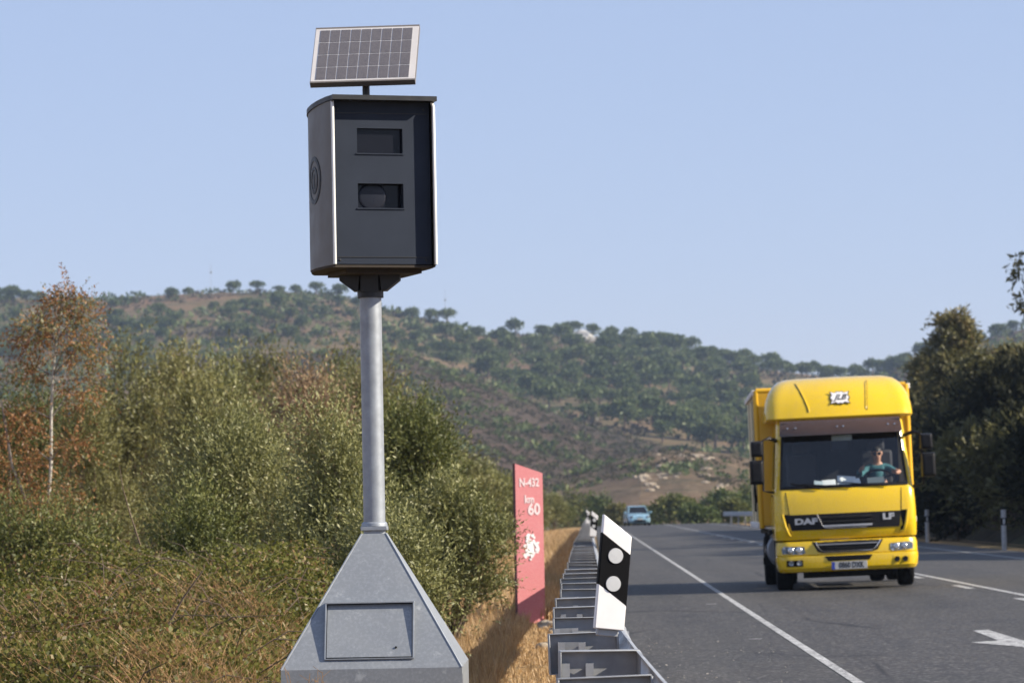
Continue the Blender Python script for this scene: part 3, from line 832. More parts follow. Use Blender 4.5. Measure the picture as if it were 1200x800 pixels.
# ------------------------------------------------------------------ guard rail with its posts, spacers and beam
def guard_rail(name, label, y0, y1, xf, zf, side=1, step=2.0, parts=True):
    root = thing(name, label, 'guard rail', (xf(y0), y0, zf(xf(y0), y0)))
    inv = lambda p: (p[0] - root.location.x, p[1] - root.location.y, p[2] - root.location.z)
    # W profile: x towards the road, z up
    prof = [(0.0, 0.755), (0.012, 0.750), (0.022, 0.725), (0.046, 0.700), (0.052, 0.672), (0.044, 0.645), (0.014, 0.612), (0.004, 0.595),
            (0.014, 0.578), (0.044, 0.545), (0.052, 0.518), (0.046, 0.490), (0.022, 0.465), (0.012, 0.442), (0.0, 0.436)]
    yy = np.arange(y0, y1 + 0.1, 2.0)
    mb = MB()
    outer = [[inv((xf(y) + side * a, y, zf(xf(y), y) + z)) for a, z in prof] for y in yy]
    inner = [[inv((xf(y) + side * (a - 0.004), y, zf(xf(y), y) + z)) for a, z in prof] for y in yy]
    rings = [o + i[::-1] for o, i in zip(outer, inner)]
    mb.loft(rings, True, True, True)
    for y in yy[1::2]:                             # lapped joints with bolt heads
        ring = lambda yq: [inv((xf(yq) + side * (a + 0.004), yq, zf(xf(yq), yq) + z)) for a, z in prof] + [inv((xf(yq) + side * a, yq, zf(xf(yq), yq) + z)) for a, z in prof[::-1]]
        mb.loft([ring(y - 0.16), ring(y + 0.16)], True, True, True)
        for z in (0.672, 0.518):
            for d in (-0.1, 0.1):
                mb.box(inv((xf(y) + side * 0.056, y + d, zf(xf(y), y) + z)), (0.016, 0.022, 0.022))
    beam = mb.build('beam', 'rail_steel', root, smooth=45)
    # one post and one spacer, copied along the rail
    pm = MB()                                     # C post, open to one side
    t = 0.005; w, d = 0.055, 0.12
    c0 = -0.235
    pm.box((side * (c0), 0, 0.21), (d, t, 1.0)); pm.box((side * (c0 - d / 2 + t / 2), -w / 2, 0.21), (t, w, 1.0)); pm.box((side * (c0 + d / 2 - t / 2), -w / 2, 0.21), (t, w, 1.0))
    pm.box((side * (c0 - d / 2 + 0.015), -w, 0.21), (0.03, t, 1.0)); pm.box((side * (c0 + d / 2 - 0.015), -w, 0.21), (0.03, t, 1.0))
    sm_ = MB()                                    # spacer: a folded plate between post and beam with a lip all round
    sm_.box((side * -0.158, 0.03, 0.67), (0.30, 0.004, 0.17)); sm_.box((side * -0.158, 0.01, 0.757), (0.304, 0.044, 0.005)); sm_.box((side * -0.158, 0.01, 0.583), (0.304, 0.044, 0.005))
    sm_.box((side * -0.308, 0.01, 0.67), (0.005, 0.044, 0.17)); sm_.box((side * -0.006, 0.005, 0.67), (0.006, 0.05, 0.17))
    post = spacer = None
    for k, y in enumerate(np.arange(y0, y1, step)):
        loc = inv((xf(y), y, zf(xf(y), y)))
        if k == 0:
            post = pm.build('rail_post', 'rail_steel', root, smooth=20); spacer = sm_.build('spacer', 'rail_steel', root, bevel=0.004, smooth=30)
            a, c = post, spacer
        else:
            a, c = post.copy(), spacer.copy()
            COL.objects.link(a); COL.objects.link(c); a.parent = root; c.parent = root
        a.location = loc; c.location = loc
        q = random.Random(k); a.rotation_euler = (R(q.uniform(-1.5, 1.5)), R(q.uniform(-1.5, 1.5)), R(q.uniform(-3, 3))); c.rotation_euler = (R(q.uniform(-3, 3)), R(q.uniform(-1.2, 1.2)), R(8 + q.uniform(-3, 3)))
    return root
rail_x = lambda y: float(np.interp(y, [3, 9, 10.3, 12, 15.2, 20, 30, 60, 120, 190], [0.33, 0.25, 0.222, 0.178, 0.122, 0.09, 0.06, 0.01, -0.02, -0.04]))
guard_rail('guard_rail', 'grey steel guard rail along the verge behind the speed camera', 3.0, 185.0, rail_x, lambda x, y: -0.07 + float(crest(y)))
far_x = lambda y: 11.4 - 0.0016 * max(0, y - 220) ** 2
guard_rail('guard_rail', 'short far guard rail at the road bend seen past the yellow lorry', 206.0, 252.0, far_x, lambda x, y: 0.12 + float(crest(y)) * 0.6, side=-1, step=4.0)

# ------------------------------------------------------------------ delineators
def rail_delineator(label, loc, lean, h=0.44, w=0.118, turn=0.25):
    root = thing('rail_delineator', label, 'delineator', loc, (0, lean, turn), group='delineators on the guard rail')
    t = 0.03
    cut = 0.078                                   # slanting top and bands
    def slab(z0, z1, nm, mat, par, d=0.0, flat0=False):
        mb = MB()
        q = cut if not flat0 else 0.0
        poly = [(-w / 2 - d, z0 + q / 2 if not flat0 else z0), (w / 2 + d, z0 - q / 2 if not flat0 else z0), (w / 2 + d, z1 - cut / 2), (-w / 2 - d, z1 + cut / 2)]
        mb.prism(poly, -t / 2 - d, t / 2 + d, 'y')
        return mb.build(nm, mat, par, bevel=0.004, smooth=30)
    slab(0, h - cut / 2, 'delineator_body', 'post_white', root, 0.0, True)
    band = slab(h * 0.30, h * 0.755, 'black_band', 'post_black', root, 0.0015)
    for z in (0.40, 0.645):
        mb = MB(); mb.lathe([(0.0, -t / 2 - 0.006), (0.029, -t / 2 - 0.0055), (0.030, -t / 2 - 0.001)], (0.0, 0, h * z), 'y', 32)
        mb.build('reflector', 'reflector', root, smooth=40)
    mb = MB(); mb.box((0, 0.02, -0.012), (w * 0.7, 0.03, 0.03)); mb.build('clamp', 'rail_steel', root, bevel=0.004)
    return root
p = at(713, 737, 13.2); rail_delineator('large leaning black and white delineator with two round reflectors on the near rail', (p.x, p.y, p.z), R(6.2))
p = at(694.5, 628, 60); rail_delineator('small leaning delineator on the rail just behind the large one', (p.x, p.y, p.z), R(7), turn=0.1)
p = at(688.5, 613, 112); rail_delineator('tiny distant delineator at the far end of the rail', (p.x, p.y, p.z), R(3), turn=0.1)
def road_delineator(label, px, py, Y, lean=0.0):
    p = at(px, py, Y); z = float(gz(p.x, Y))
    root = thing('road_delineator', label, 'delineator', (p.x, Y, z), (0, lean, 0), group='delineator posts along the shaded bank')
    h = 1.05; w = 0.13
    def seg(z0, z1, nm, mat, g=0):
        mb = MB(); ring = lambda zz: [(w / 2 * math.cos(a) * (1 + g), 0.05 * math.sin(a) * (1 + g), zz) for a in np.linspace(0, 2 * math.pi, 14, endpoint=False)]
        mb.loft([ring(z0), ring(z1)], True, True, True); return mb.build(nm, mat, root)
    seg(-0.2, h, 'post_body', 'shaded_white')
    seg(h * 0.62, h * 0.80, 'black_band', 'post_black', 0.04)
    mb = MB(); mb.box((0, -0.055, h * 0.71), (0.05, 0.006, 0.13)); mb.build('reflector', 'reflector', root)
road_delineator('white post with black band at the foot of the dark bank near the right edge', 1177, 640, 88)
road_delineator('white post with black band close beside the yellow lorry', 1087, 630, 110)

# ------------------------------------------------------------------ kilometre panel
def km_panel():
    p = at(620, 714, 40)
    root = thing('kilometre_panel', 'tall faded red kilometre panel half hidden by an olive bush', 'road sign', (p.x, 40, float(gz(p.x, 40))), (0, 0, R(24)))
    ztop = at(605, 543, 40).z - root.location.z
    w = 33 / FPX * 40 / math.cos(R(24)) * 0.97
    t = 0.07; hw = w / 2
    mb = MB(); mb.prism([(-hw, 0.05), (hw, -0.02), (hw, ztop - 0.115), (-hw, ztop)], -t, 0.0, 'y'); board = mb.build('board', 'dark_red', root, bevel=0.004)
    mb = MB(); mb.prism([(-hw + 0.002, 0.052), (hw - 0.002, -0.015), (hw - 0.002, ztop - 0.117), (-hw + 0.002, ztop - 0.002)], -t - 0.004, -t - 0.001, 'y'); mb.build('red_face', 'faded_red', board, smooth=0)
    zof = lambda py: at(620, py, 40).z - root.location.z
    y = -t - 0.006
    writing('road_number', 'N-432', 0.135, 'faded_white', root, (0.0, y, zof(565.5)), bold=0.004, sx=0.72)
    writing('unit_text', 'km', 0.125, 'faded_white', root, (0.0, y, zof(585)), bold=0.004, sx=0.8)
    writing('kilometre_number', '60', 0.185, 'faded_white', root, (0.055, y, zof(597)), bold=0.006, sx=0.85)
    # white crest: a tower between leafy scrolls
    mb = MB(); zc = zof(641); rg = random.Random(5)
    mb.prism([(-0.05, zc - 0.10), (0.05, zc - 0.10), (0.045, zc + 0.05), (0.06, zc + 0.05), (0.06, zc + 0.09), (0.03, zc + 0.09), (0.03, zc + 0.07), (0.012, zc + 0.07), (0.012, zc + 0.10), (-0.012, zc + 0.10), (-0.012, zc + 0.07), (-0.03, zc + 0.07), (-0.03, zc + 0.09), (-0.06, zc + 0.09), (-0.06, zc + 0.05), (-0.045, zc + 0.05)], y, y + 0.003, 'y')
    for k in range(22):
        a = rg.random() * 6.28; rr = 0.06 + 0.05 * rg.random(); cx_, cz_ = rr * math.cos(a) * 0.95, zc + rr * math.sin(a) * 1.35
        r = 0.014 + 0.012 * rg.random()
        mb.prism([(cx_ + r * math.cos(q) * (1 + 0.3 * math.sin(3 * q)), cz_ + r * math.sin(q)) for q in np.linspace(0, 6.28, 8, endpoint=False)], y - 0.0004 * (k + 1), y + 0.003, 'y')
    mb.build('white_crest', 'sign_white', root, smooth=0)
km_panel()
# ------------------------------------------------------------------ the yellow lorry
TX = on_road(990, 689)
def lorry():
    p = at(994.5, 640, 50.2)
    root = thing('lorry', 'yellow box lorry with roof deflector and brown sun visor driving towards the camera', 'lorry', (p.x, 50.2, road_z(p.x)), (0, -R(1.5), R(-1.3)))
    # ---- cab shell: rings of points, front bow, rounded corners, straight sides
    NF, NC, NS = 17, 7, 10
    def ring(z, w, f, back=1.78, r=0.14, bow=0.07):
        pts = []
        arc = [(w - r + r * math.sin(a), f + bow + r - r * math.cos(a)) for a in np.linspace(0, math.pi / 2, NC)]
        right = arc + [(w, f + bow + r + (back - f - bow - r) * t) for t in np.linspace(0.08, 1, NS)]
        front = [(x, f + bow * (x / (w - r)) ** 2) for x in np.linspace(-(w - r), w - r, NF)][1:-1]
        left = [(-x, y) for x, y in right[::-1]]
        return [(x, y, z) for x, y in left + front + right]
    NR = NC + NS                                   # points on one flank
    is_front = lambda j: NR - 2 <= j <= NR + (NF - 2)
    lower = [(0.755, 1.030, 0.055), (0.80, 1.036, 0.030), (0.92, 1.040, 0.015), (1.13, 1.040, 0.020), (1.30, 1.036, 0.045), (1.44, 1.028, 0.080), (1.495, 1.018, 0.110)]
    upper = [(1.495, 1.018, 0.110), (1.52, 1.013, 0.120), (1.70, 0.998, 0.180), (1.90, 0.982, 0.245), (2.10, 0.966, 0.310), (2.30, 0.950, 0.375), (2.42, 0.940, 0.420), (2.54, 0.925, 0.475), (2.60, 0.86, 0.56)]
    mb = MB(); mb.loft([ring(*q) for q in lower], True, True, False)
    cab = mb.build('cab', 'truck_yellow', root, smooth=32)
    def skip(i, j):
        z = 0.5 * (upper[i][0] + upper[i + 1][0])
        if 1.52 < z < 2.30:
            if is_front(j): return True
            # side windows
            if 2 <= j <= NS - 3 or (2 * NR + NF - 2) - NS + 2 <= j <= (2 * NR + NF - 2) - 4: return True
        return False
    mb = MB(); mb.loft([ring(*q) for q in upper], True, False, True, skip)
    mb.build('cab_roof_and_pillars', 'truck_yellow', cab, smooth=32)
    # inner lining, dashboard, seats, wheel
    mb = MB()
    mb.box((0, 1.72, 1.75), (1.84, 0.02, 1.7)); mb.box((0, 1.0, 2.47), (1.75, 1.2, 0.02)); mb.box((0, 1.0, 0.98), (1.9, 1.4, 0.02))
    mb.build('cab_lining', 'cab_interior', cab)
    mb = MB(); mb.prism([(0.26, 1.50), (0.30, 1.515), (0.58, 1.50), (0.66, 1.42), (0.70, 1.0), (0.24, 1.0)], -0.93, 0.93, 'x'); mb.build('dashboard', 'cab_interior', cab, bevel=0.01)
    for x in (-0.55, 0.57):
        mb = MB(); mb.box((x, 1.15, 1.28), (0.5, 0.5, 0.14)); mb.box((x, 1.42, 1.68), (0.48, 0.12, 0.72)); mb.box((x, 1.42, 2.12), (0.26, 0.10, 0.18)); mb.build('seat', 'cab_interior', cab, bevel=0.04)
    mb = MB(); cx, cy_, cz = 0.55, 0.70, 1.60
    T = Matrix.Rotation(R(38), 3, 'X')
    mb.tube([Vector((cx, cy_, cz)) + T @ Vector((0.225 * math.cos(a), 0.225 * math.sin(a), 0)) for a in np.linspace(0, 2 * math.pi, 33)], 0.016, 8, False)
    for a in (0.4, 2.7, 4.7): mb.tube([Vector((cx, cy_, cz)), Vector((cx, cy_, cz)) + T @ Vector((0.22 * math.cos(a), 0.22 * math.sin(a), 0))], 0.014, 6)
    mb.tube([Vector((cx, cy_, cz)), Vector((cx, cy_, cz)) + T @ Vector((0, 0, -0.25))], 0.03, 8)
    mb.build('steering_wheel', 'black_plastic', cab, smooth=60)
    # windscreen
    def fpt(x, z, off=0.0):
        zs = [q[0] for q in lower + upper[1:]]
        w = np.interp(z, zs, [q[1] for q in lower + upper[1:]]); f = np.interp(z, zs, [q[2] for q in lower + upper[1:]])
        return (x, f + 0.07 * (x / (w - 0.14)) ** 2 - off, z)
    def wmax(z): return np.interp(z, [q[0] for q in upper], [q[1] for q in upper]) - 0.075
    def patch(x0, x1, z0, z1, off, n=20, k=10, th=0.006):
        mb = MB(); rings = []
        g = lambda t, z: (x0(z) + (x1(z) - x0(z)) * t)
        for z in np.linspace(z0, z1, k):
            a = [fpt(g(t, z), z, off) for t in np.linspace(0, 1, n)]; b_ = [fpt(g(t, z), z, off - th) for t in np.linspace(1, 0, n)]
            rings.append(a + b_)
        return mb.loft(rings, True, True, True)
    wsm = MB()
    wsm.loft([[fpt(wmax(z) * t, z, 0.006) for t in np.linspace(-1, 1, 24)] for z in np.linspace(1.505, 2.32, 12)], False)
    ws = wsm.build('windscreen', 'windscreen_glass', root, smooth=40)
    # black border printed round the glass
    mb = MB()
    for (a, c, z0, z1) in ((-1, 1, 1.500, 1.545), (-1, 1, 2.30, 2.34)):
        q = patch(lambda z: -wmax(z), lambda z: wmax(z), z0, z1, 0.010, 20, 3, 0.003); n = len(mb.v); mb.v += q.v; mb.f += [tuple(i + n for i in f) for f in q.f]; mb.mi += q.mi
    for s in (-1, 1):
        q = patch(lambda z: s * (wmax(z) - 0.030), lambda z: s * (wmax(z) + 0.004), 1.51, 2.32, 0.010, 4, 10, 0.003); n = len(mb.v); mb.v += q.v; mb.f += [tuple(i + n for i in f) for f in q.f]; mb.mi += q.mi
    mb.build('screen_border', 'black_plastic', ws, smooth=40)
    for (xa, za, xb, zb) in ((-0.36, 1.500, -0.92 + 0.35, 1.545), (0.10, 1.500, -0.40, 1.55), (0.62, 1.500, 0.12, 1.555)):
        mb = MB(); pa, pb = Vector(fpt(xa, za, 0.03)), Vector(fpt(xb, zb, 0.028))
        mb.tube([pa, pa.lerp(pb, 0.5) - Vector((0, 0.01, 0)), pb], [0.012, 0.009, 0.006], 6)
        d = (pb - pa).normalized()
        mb.tube([pb - d * 0.22, pb + d * 0.22], 0.008, 6); mb.build('wiper', 'black_plastic', ws, smooth=60)
    # interior mirror shade hanging at the top
    mb = MB(); mb.box((0.02, 0.48, 2.235), (0.30, 0.03, 0.085)); mb.build('folded_sun_blind', 'grey_paper', cab, bevel=0.012)
    mb = MB(); mb.box((-0.01, 0.52, 2.12), (0.28, 0.05, 0.15)); mb.build('tachograph_box', 'black_plastic', cab, bevel=0.02)
    # sun visor
    mb = MB(); rings = []
    for z, off in ((2.285, 0.150), (2.33, 0.165), (2.42, 0.150), (2.50, 0.105), (2.525, 0.07)):
        wv = wmax(z) + 0.03
        xs_ = np.linspace(-wv, wv, 25)
        a = [(x, fpt(0.0, z)[1] - off + 0.10 * abs(x / wv) ** 2.4, z) for x in xs_]
        rings.append(a + [(x, y + 0.006, zz) for x, y, zz in a[::-1]])
    mb.loft(rings, True, True, True)
    vis = mb.build('sun_visor', 'visor_acrylic', root, smooth=40)
    for x in (-0.78, -0.66, -0.05, 0.04, 0.70, 0.80):
        mb = MB(); zb = 2.40; y = fpt(0.0, zb)[1] - 0.16 + 0.10 * abs(x / 0.9) ** 2.4
        mb.lathe([(0.0, -0.012), (0.012, -0.010), (0.014, 0.0)], (x, y + 0.002, zb), 'y', 10); mb.build('visor_bolt', 'chrome', vis)
    # roof deflector
    DR = [(2.525, 1.080, 0.40), (2.555, 1.098, 0.380), (2.68, 1.090, 0.45), (2.82, 1.066, 0.55), (2.95, 1.015, 0.69), (3.05, 0.95, 0.85), (3.12, 0.87, 1.02), (3.16, 0.75, 1.20), (3.17, 0.60, 1.36)]
    mb = MB(); mb.loft([ring(z, w, f, 1.95, 0.23, 0.10) for z, w, f in DR], True, True, True)
    dfl = mb.build('roof_deflector', 'truck_yellow', root, smooth=50)
    def dpt(x, z, off):
        zs = [q[0] for q in DR]; w = np.interp(z, zs, [q[1] for q in DR]); f = np.interp(z, zs, [q[2] for q in DR])
        return (x, f + 0.10 * (x / (w - 0.23)) ** 2 - off, z)
    for x0, x1 in ((-0.44, -0.60), (0.40, 0.44)):
        mb = MB(); pts = [Vector(dpt(x0 + (x1 - x0) * t ** 1.3, 2.63 + 0.45 * t, 0.0)) for t in np.linspace(0, 1, 14)]
        mb.tube(pts, [0.004] + [0.013] * 12 + [0.004], 8); mb.build('deflector_rib', 'truck_yellow', dfl, smooth=60)
        mb = MB(); mb.tube([q + Vector((0.016 if x0 > 0 else -0.016, -0.002, 0)) for q in pts], 0.0055, 6); mb.build('rib_groove', 'dull_black', dfl, smooth=60)
    # emblem: an ornate white card with a dark border and script letters
    zc, hx, hz = 2.83, 0.135, 0.112
    sl = math.atan2(dpt(0, 2.87, 0)[1] - dpt(0, 2.73, 0)[1], 0.14)
    em = empty('emblem', (0.025, dpt(0, zc, 0.012)[1], zc), (-sl, 0, 0)); em.parent = dfl
    def wavy(k):
        pts = []
        for (ax, az, bx, bz) in ((-1, -1, 1, -1), (1, -1, 1, 1), (1, 1, -1, 1), (-1, 1, -1, -1)):
            for t in np.linspace(0, 1, 9)[:-1]:
                x, z = ax + (bx - ax) * t, az + (bz - az) * t
                q = 0.10 * math.cos(t * 4 * math.pi) - 0.06
                if ax == bx: x += q * ax
                else: z += q * 1.2 * az * (-1 if abs(t - .5) < .13 else 1)
                pts.append((x * hx * k, z * hz * k))
        return pts
    mb = MB(); mb.prism(wavy(1.10), -0.004, 0.004, 'y'); mb.build('emblem_border', 'letter_black', em, smooth=0)
    mb = MB(); mb.prism(wavy(0.97), -0.008, -0.003, 'y'); mb.build('emblem_card', 'sign_white', em, smooth=0)
    writing('emblem_script', 'JLB', 0.150, 'letter_black', em, (0, -0.0095, 0.0), shear=0.42, bold=0.0035, depth=0.001, sx=0.85)
    # front panel seams, side vents, grille band
    mb = MB()
    for xa, xb in ((-0.86, -0.825), (0.835, 0.815)):
        mb.tube([fpt(xa + (xb - xa) * t, 1.46 - 0.34 * t, 0.001) for t in np.linspace(0, 1, 8)], 0.0055, 6)
    mb.build('panel_seam', 'dull_black', cab, smooth=60)
    gz0, gz1 = 0.895, 1.125
    g = patch(lambda z: -0.80 - (z - gz0) * 0.30, lambda z: 0.775 + (z - gz0) * 0.16, gz0, gz1, 0.012, 24, 5, 0.016).build('grille', 'black_plastic', root, smooth=40)
    for z in (0.945, 1.01, 1.075):
        mb = MB(); rings = []
        for t in np.linspace(0, 1, 16):
            x = -0.34 - (z - 0.945) * 0.55 + t * (0.72 + (z - 0.945) * 0.55); y = fpt(x, z, 0.028)[1]
            rings.append([(x, y + 0.02, z - 0.018), (x, y - 0.008, z - 0.014), (x, y, z + 0.012), (x, y + 0.02, z + 0.016)])
        mb.loft(rings, True, True, True); mb.build('grille_slat', 'rim_steel' if z < 0.96 else 'chassis', g, smooth=40)
    mb = MB(); mb.tube([fpt(x, z, 0.03) for x, z in ((-0.42, 1.115), (-0.39, 1.05), (-0.35, 0.955), (-0.31, 0.918), (-0.2, 0.91), (0.30, 0.91))], 0.006, 8); mb.build('chrome_strip', 'rim_steel', g, smooth=60)
    y = fpt(0.6, 1.02, 0.016)[1]
    writing('maker_letters', 'DAF', 0.115, 'silver_letter', g, (-0.585, fpt(-0.585, 1.02, 0.018)[1], 1.02), rot=(math.pi / 2, 0, -0.11), bold=0.006, depth=0.006, sx=1.55)
    writing('model_letters', 'LF', 0.120, 'silver_letter', g, (0.62, fpt(0.62, 1.045, 0.018)[1], 1.045), rot=(math.pi / 2, 0, 0.11), bold=0.006, depth=0.006, sx=1.5)
    for s, (xa, xb) in ((-1, (-0.92, -0.845)), (1, (0.81, 0.90))):
        mb = MB(); mb.prism([(xa, 1.135), (xb, 1.135), (xb + 0.02 - (0.06 if s > 0 else -0.02), 0.83), (xa + 0.08 - (0.10 if s > 0 else 0.0), 0.83)], 0.02, 0.10, 'y')
        y0 = fpt((xa + xb) / 2, 1.0, 0.006)[1]
        v = mb.build('corner_vent', 'dull_black', root, smooth=30); v.location = (0, y0 - 0.02, 0)
        mb = MB(); pts = [(xa - 0.005 if s < 0 else xb + 0.01, y0 - 0.008, 1.14), ((xa + 0.03) if s < 0 else (xb - 0.02), y0 - 0.018, 0.96), ((xa + 0.075) if s < 0 else (xb - 0.055), y0 - 0.012, 0.84), ((xb + 0.03) if s < 0 else (xa - 0.03), y0 - 0.004, 0.815)]
        mb.tube(pts, [0.016, 0.022, 0.022, 0.012], 8); mb.build('vent_lip', 'truck_yellow', v, smooth=60).location = (0, 0.02 - y0, 0)
    # bumper in two steps
    def bring(z, w, f, r=0.20): return ring(z, w, f, 0.75, r, 0.06)
    BU = [(0.735, 1.000, 0.03), (0.725, 1.020, 0.000), (0.66, 1.032, -0.028), (0.535, 1.036, -0.034), (0.525, 1.030, -0.022), (0.515, 1.040, -0.050), (0.46, 1.040, -0.060), (0.34, 1.026, -0.050), (0.29, 1.00, -0.015), (0.275, 0.96, 0.05)]
    mb = MB(); mb.loft([bring(*q) for q in BU], True, True, True)
    bp = mb.build('bumper', 'truck_yellow', root, smooth=30)
    def bpt(x, z, off):
        zs = [q[0] for q in BU][::-1]; f = np.interp(z, zs, [q[2] for q in BU][::-1]); w = np.interp(z, zs, [q[1] for q in BU][::-1])
        a = abs(x); e = w - 0.20
        yy = f + 0.06 * min(1, a / e) ** 2
        if a > e: yy = f + 0.06 + 0.20 - math.sqrt(max(0, 0.04 - (a - e) ** 2))
        return (x, yy - off, z)
    def bpatch(poly, off, th=0.012, sub=6):
        """outline in x,z laid on the bumper"""
        pts = []
        for i in range(len(poly)):
            a, c = poly[i], poly[(i + 1) % len(poly)]
            for t in range(sub): pts.append((a[0] + (c[0] - a[0]) * t / sub, a[1] + (c[1] - a[1]) * t / sub))
        cxm = sum(q[0] for q in pts) / len(pts); czm = sum(q[1] for q in pts) / len(pts)
        mb = MB(); n = len(pts)
        lay = []
        for k in (1.0, 0.66, 0.33): lay.append([bpt(cxm + (x - cxm) * k, czm + (z - czm) * k, off) for x, z in pts])
        back = [bpt(x, z, off - th) for x, z in pts]
        mb.loft([back] + lay, True, True, True)
        return mb
    lg = bpatch([(-0.52, 0.728), (0.53, 0.728), (0.44, 0.575), (0.36, 0.552), (-0.36, 0.552), (-0.44, 0.575)], 0.006).build('lower_grille', 'black_plastic', bp, smooth=30)
    for z, hw in ((0.585, 0.37), (0.625, 0.41), (0.672, 0.44)):
        mb = MB(); mb.tube([bpt(x, z, 0.022) for x in np.linspace(-hw, hw, 14)], 0.0105 if z != 0.625 else 0.008, 6); mb.build('grille_slat', 'chassis' if z < 0.66 else 'rim_steel', lg, smooth=60)
    mb = MB(); mb.tube([bpt(*q, 0.022) for q in ((-0.46, 0.715), (-0.44, 0.66), (-0.40, 0.60), (-0.35, 0.572), (0.35, 0.572), (0.40, 0.60), (0.45, 0.66), (0.48, 0.71))], 0.009, 6); mb.build('chrome_strip', 'chrome', lg, smooth=60)
    bpatch([(-0.34, 0.505), (0.36, 0.505), (0.31, 0.432), (-0.29, 0.432)], 0.006).build('air_slot', 'dull_black', bp, smooth=30)
    for s in (-1, 1):
        lmp = bpatch([(s * 0.63, 0.655), (s * 0.93, 0.668), (s * 0.965, 0.64), (s * 0.955, 0.562), (s * 0.66, 0.545), (s * 0.62, 0.57)], 0.008).build('headlight', 'headlamp_glass', bp, smooth=30)
        for x in (0.71, 0.83):
            mb = MB(); c = bpt(s * x, 0.605, 0.008); mb.lathe([(0.0, -0.004), (0.03, -0.012), (0.046, -0.004), (0.048, 0.004)], c, 'y', 20); mb.build('lamp_bowl', 'chrome', lmp, smooth=50)
        if s < 0:
            f_ = bpatch([(-0.90, 0.462), (-0.66, 0.462), (-0.66, 0.372), (-0.90, 0.372)], 0.006).build('fog_lamp_recess', 'dull_black', bp, smooth=30)
        else:
            f_ = bpatch([(0.66, 0.475), (0.90, 0.475), (0.90, 0.380), (0.66, 0.380)], 0.004).build('fog_lamp_recess', 'truck_yellow', bp, smooth=30)
        for x in (0.715, 0.835):
            mb = MB(); c = bpt(s * x, 0.420, 0.010); mb.lathe([(0.0, -0.004), (0.036, -0.008), (0.042, 0.006)], c, 'y', 20); mb.build('fog_lamp', 'headlamp_glass' if s < 0 else 'tinted_glass', f_, smooth=50)
    pl = empty('number_plate', (0.012, bpt(0, 0.365, 0.014)[1], 0.362)); pl.parent = root
    mb = MB(); mb.box((0, 0, 0), (0.52, 0.008, 0.115)); mb.build('plate', 'plate_white', pl, bevel=0.003)
    mb = MB(); mb.box((-0.235, -0.0055, 0), (0.045, 0.003, 0.108)); mb.build('country_band', 'plate_blue', pl)
    writing('plate_number', '0860 DXK', 0.118, 'letter_black', pl, (0.03, -0.006, 0.0), bold=0.002, depth=0.001, sx=0.70)
    # chassis, axles, wheels
    mb = MB(); mb.box((-0.42, 3.6, 0.72), (0.08, 6.4, 0.22)); mb.box((0.42, 3.6, 0.72), (0.08, 6.4, 0.22)); mb.box((0, 1.15, 0.36), (1.7, 0.12, 0.12)); mb.box((0, 4.9, 0.40), (1.6, 0.14, 0.16)); mb.box((0, 4.9, 0.40), (0.34, 0.4, 0.34))
    mb.box((0.05, 0.7, 0.40), (1.3, 0.35, 0.22)); mb.box((-0.62, 1.2, 0.66), (0.5, 1.0, 0.3)); mb.box((0.62, 1.2, 0.66), (0.5, 1.0, 0.3))
    mb.box((0, 0.30, 0.235), (1.30, 0.10, 0.09)); mb.box((0, 1.5, 0.33), (0.9, 0.9, 0.2)); mb.build('chassis_frame', 'chassis', root)  # low front crossmember added to block light and darken the underside
    def wheel(x, y, s, dual=False):
        mb = MB(); rt = 0.40; w = 0.23
        mb.lathe([(0.24, -w / 2), (0.33, -w / 2 - 0.006), (0.375, -w / 2 + 0.004), (0.396, -w / 2 + 0.03), (rt, -0.03), (rt - 0.006, -0.028), (rt - 0.006, -0.022), (rt, -0.02), (rt, 0.02), (rt - 0.006, 0.022), (rt - 0.006, 0.028), (rt, 0.03), (0.396, w / 2 - 0.03), (0.375, w / 2 - 0.004), (0.33, w / 2 + 0.006), (0.24, w / 2)], (0, 0, 0), 'x', 40)
        o = empty('wheel', (x, y, rt)); o.parent = root
        mb.build('tyre', 'rubber', o, smooth=40)
        mb = MB(); mb.lathe([(0.0, s * 0.05), (0.10, s * 0.06), (0.14, s * 0.02), (0.21, s * 0.03), (0.235, s * 0.10), (0.242, s * 0.112), (0.242, -s * 0.10), (0.0, -s * 0.10)], (0, 0, 0), 'x', 32)
        mb.build('rim', 'rim_steel', o, smooth=40)
    for s in (-1, 1):
        wheel(s * 0.90, 1.18, s); wheel(s * 0.97, 4.9, s); wheel(s * 0.70, 4.9, s)
    mb = MB()
    for s in (-1, 1):
        a = [(1.18 + 0.47 * math.cos(t), 0.42 + 0.47 * math.sin(t)) for t in np.linspace(-0.25, 2.6, 14)]
        b_ = [(1.18 + 0.45 * math.cos(t), 0.42 + 0.45 * math.sin(t)) for t in np.linspace(2.6, -0.25, 14)]
        mb.prism(a + b_, s * 0.74, s * 1.02, 'x')
    mb.build('mudguard', 'black_plastic', root, smooth=30)
    # side gear under the body
    mb = MB(); mb.lathe([(0.0, 1.95), (0.24, 1.95), (0.27, 1.98), (0.27, 3.0), (0.24, 3.03), (0.0, 3.03)], (-0.86, 0, 0.60), 'y', 20); mb.build('fuel_tank', 'grey_tank', root, smooth=40)
    mb = MB(); mb.box((-1.05, 2.55, 0.62), (0.02, 1.1, 0.30)); mb.box((-1.05, 3.7, 0.78), (0.03, 1.0, 0.10)); mb.box((-1.05, 3.7, 0.52), (0.03, 1.0, 0.10)); mb.box((1.05, 3.3, 0.62), (0.02, 2.0, 0.30)); mb.build('side_guard', 'sign_white', root, bevel=0.005)
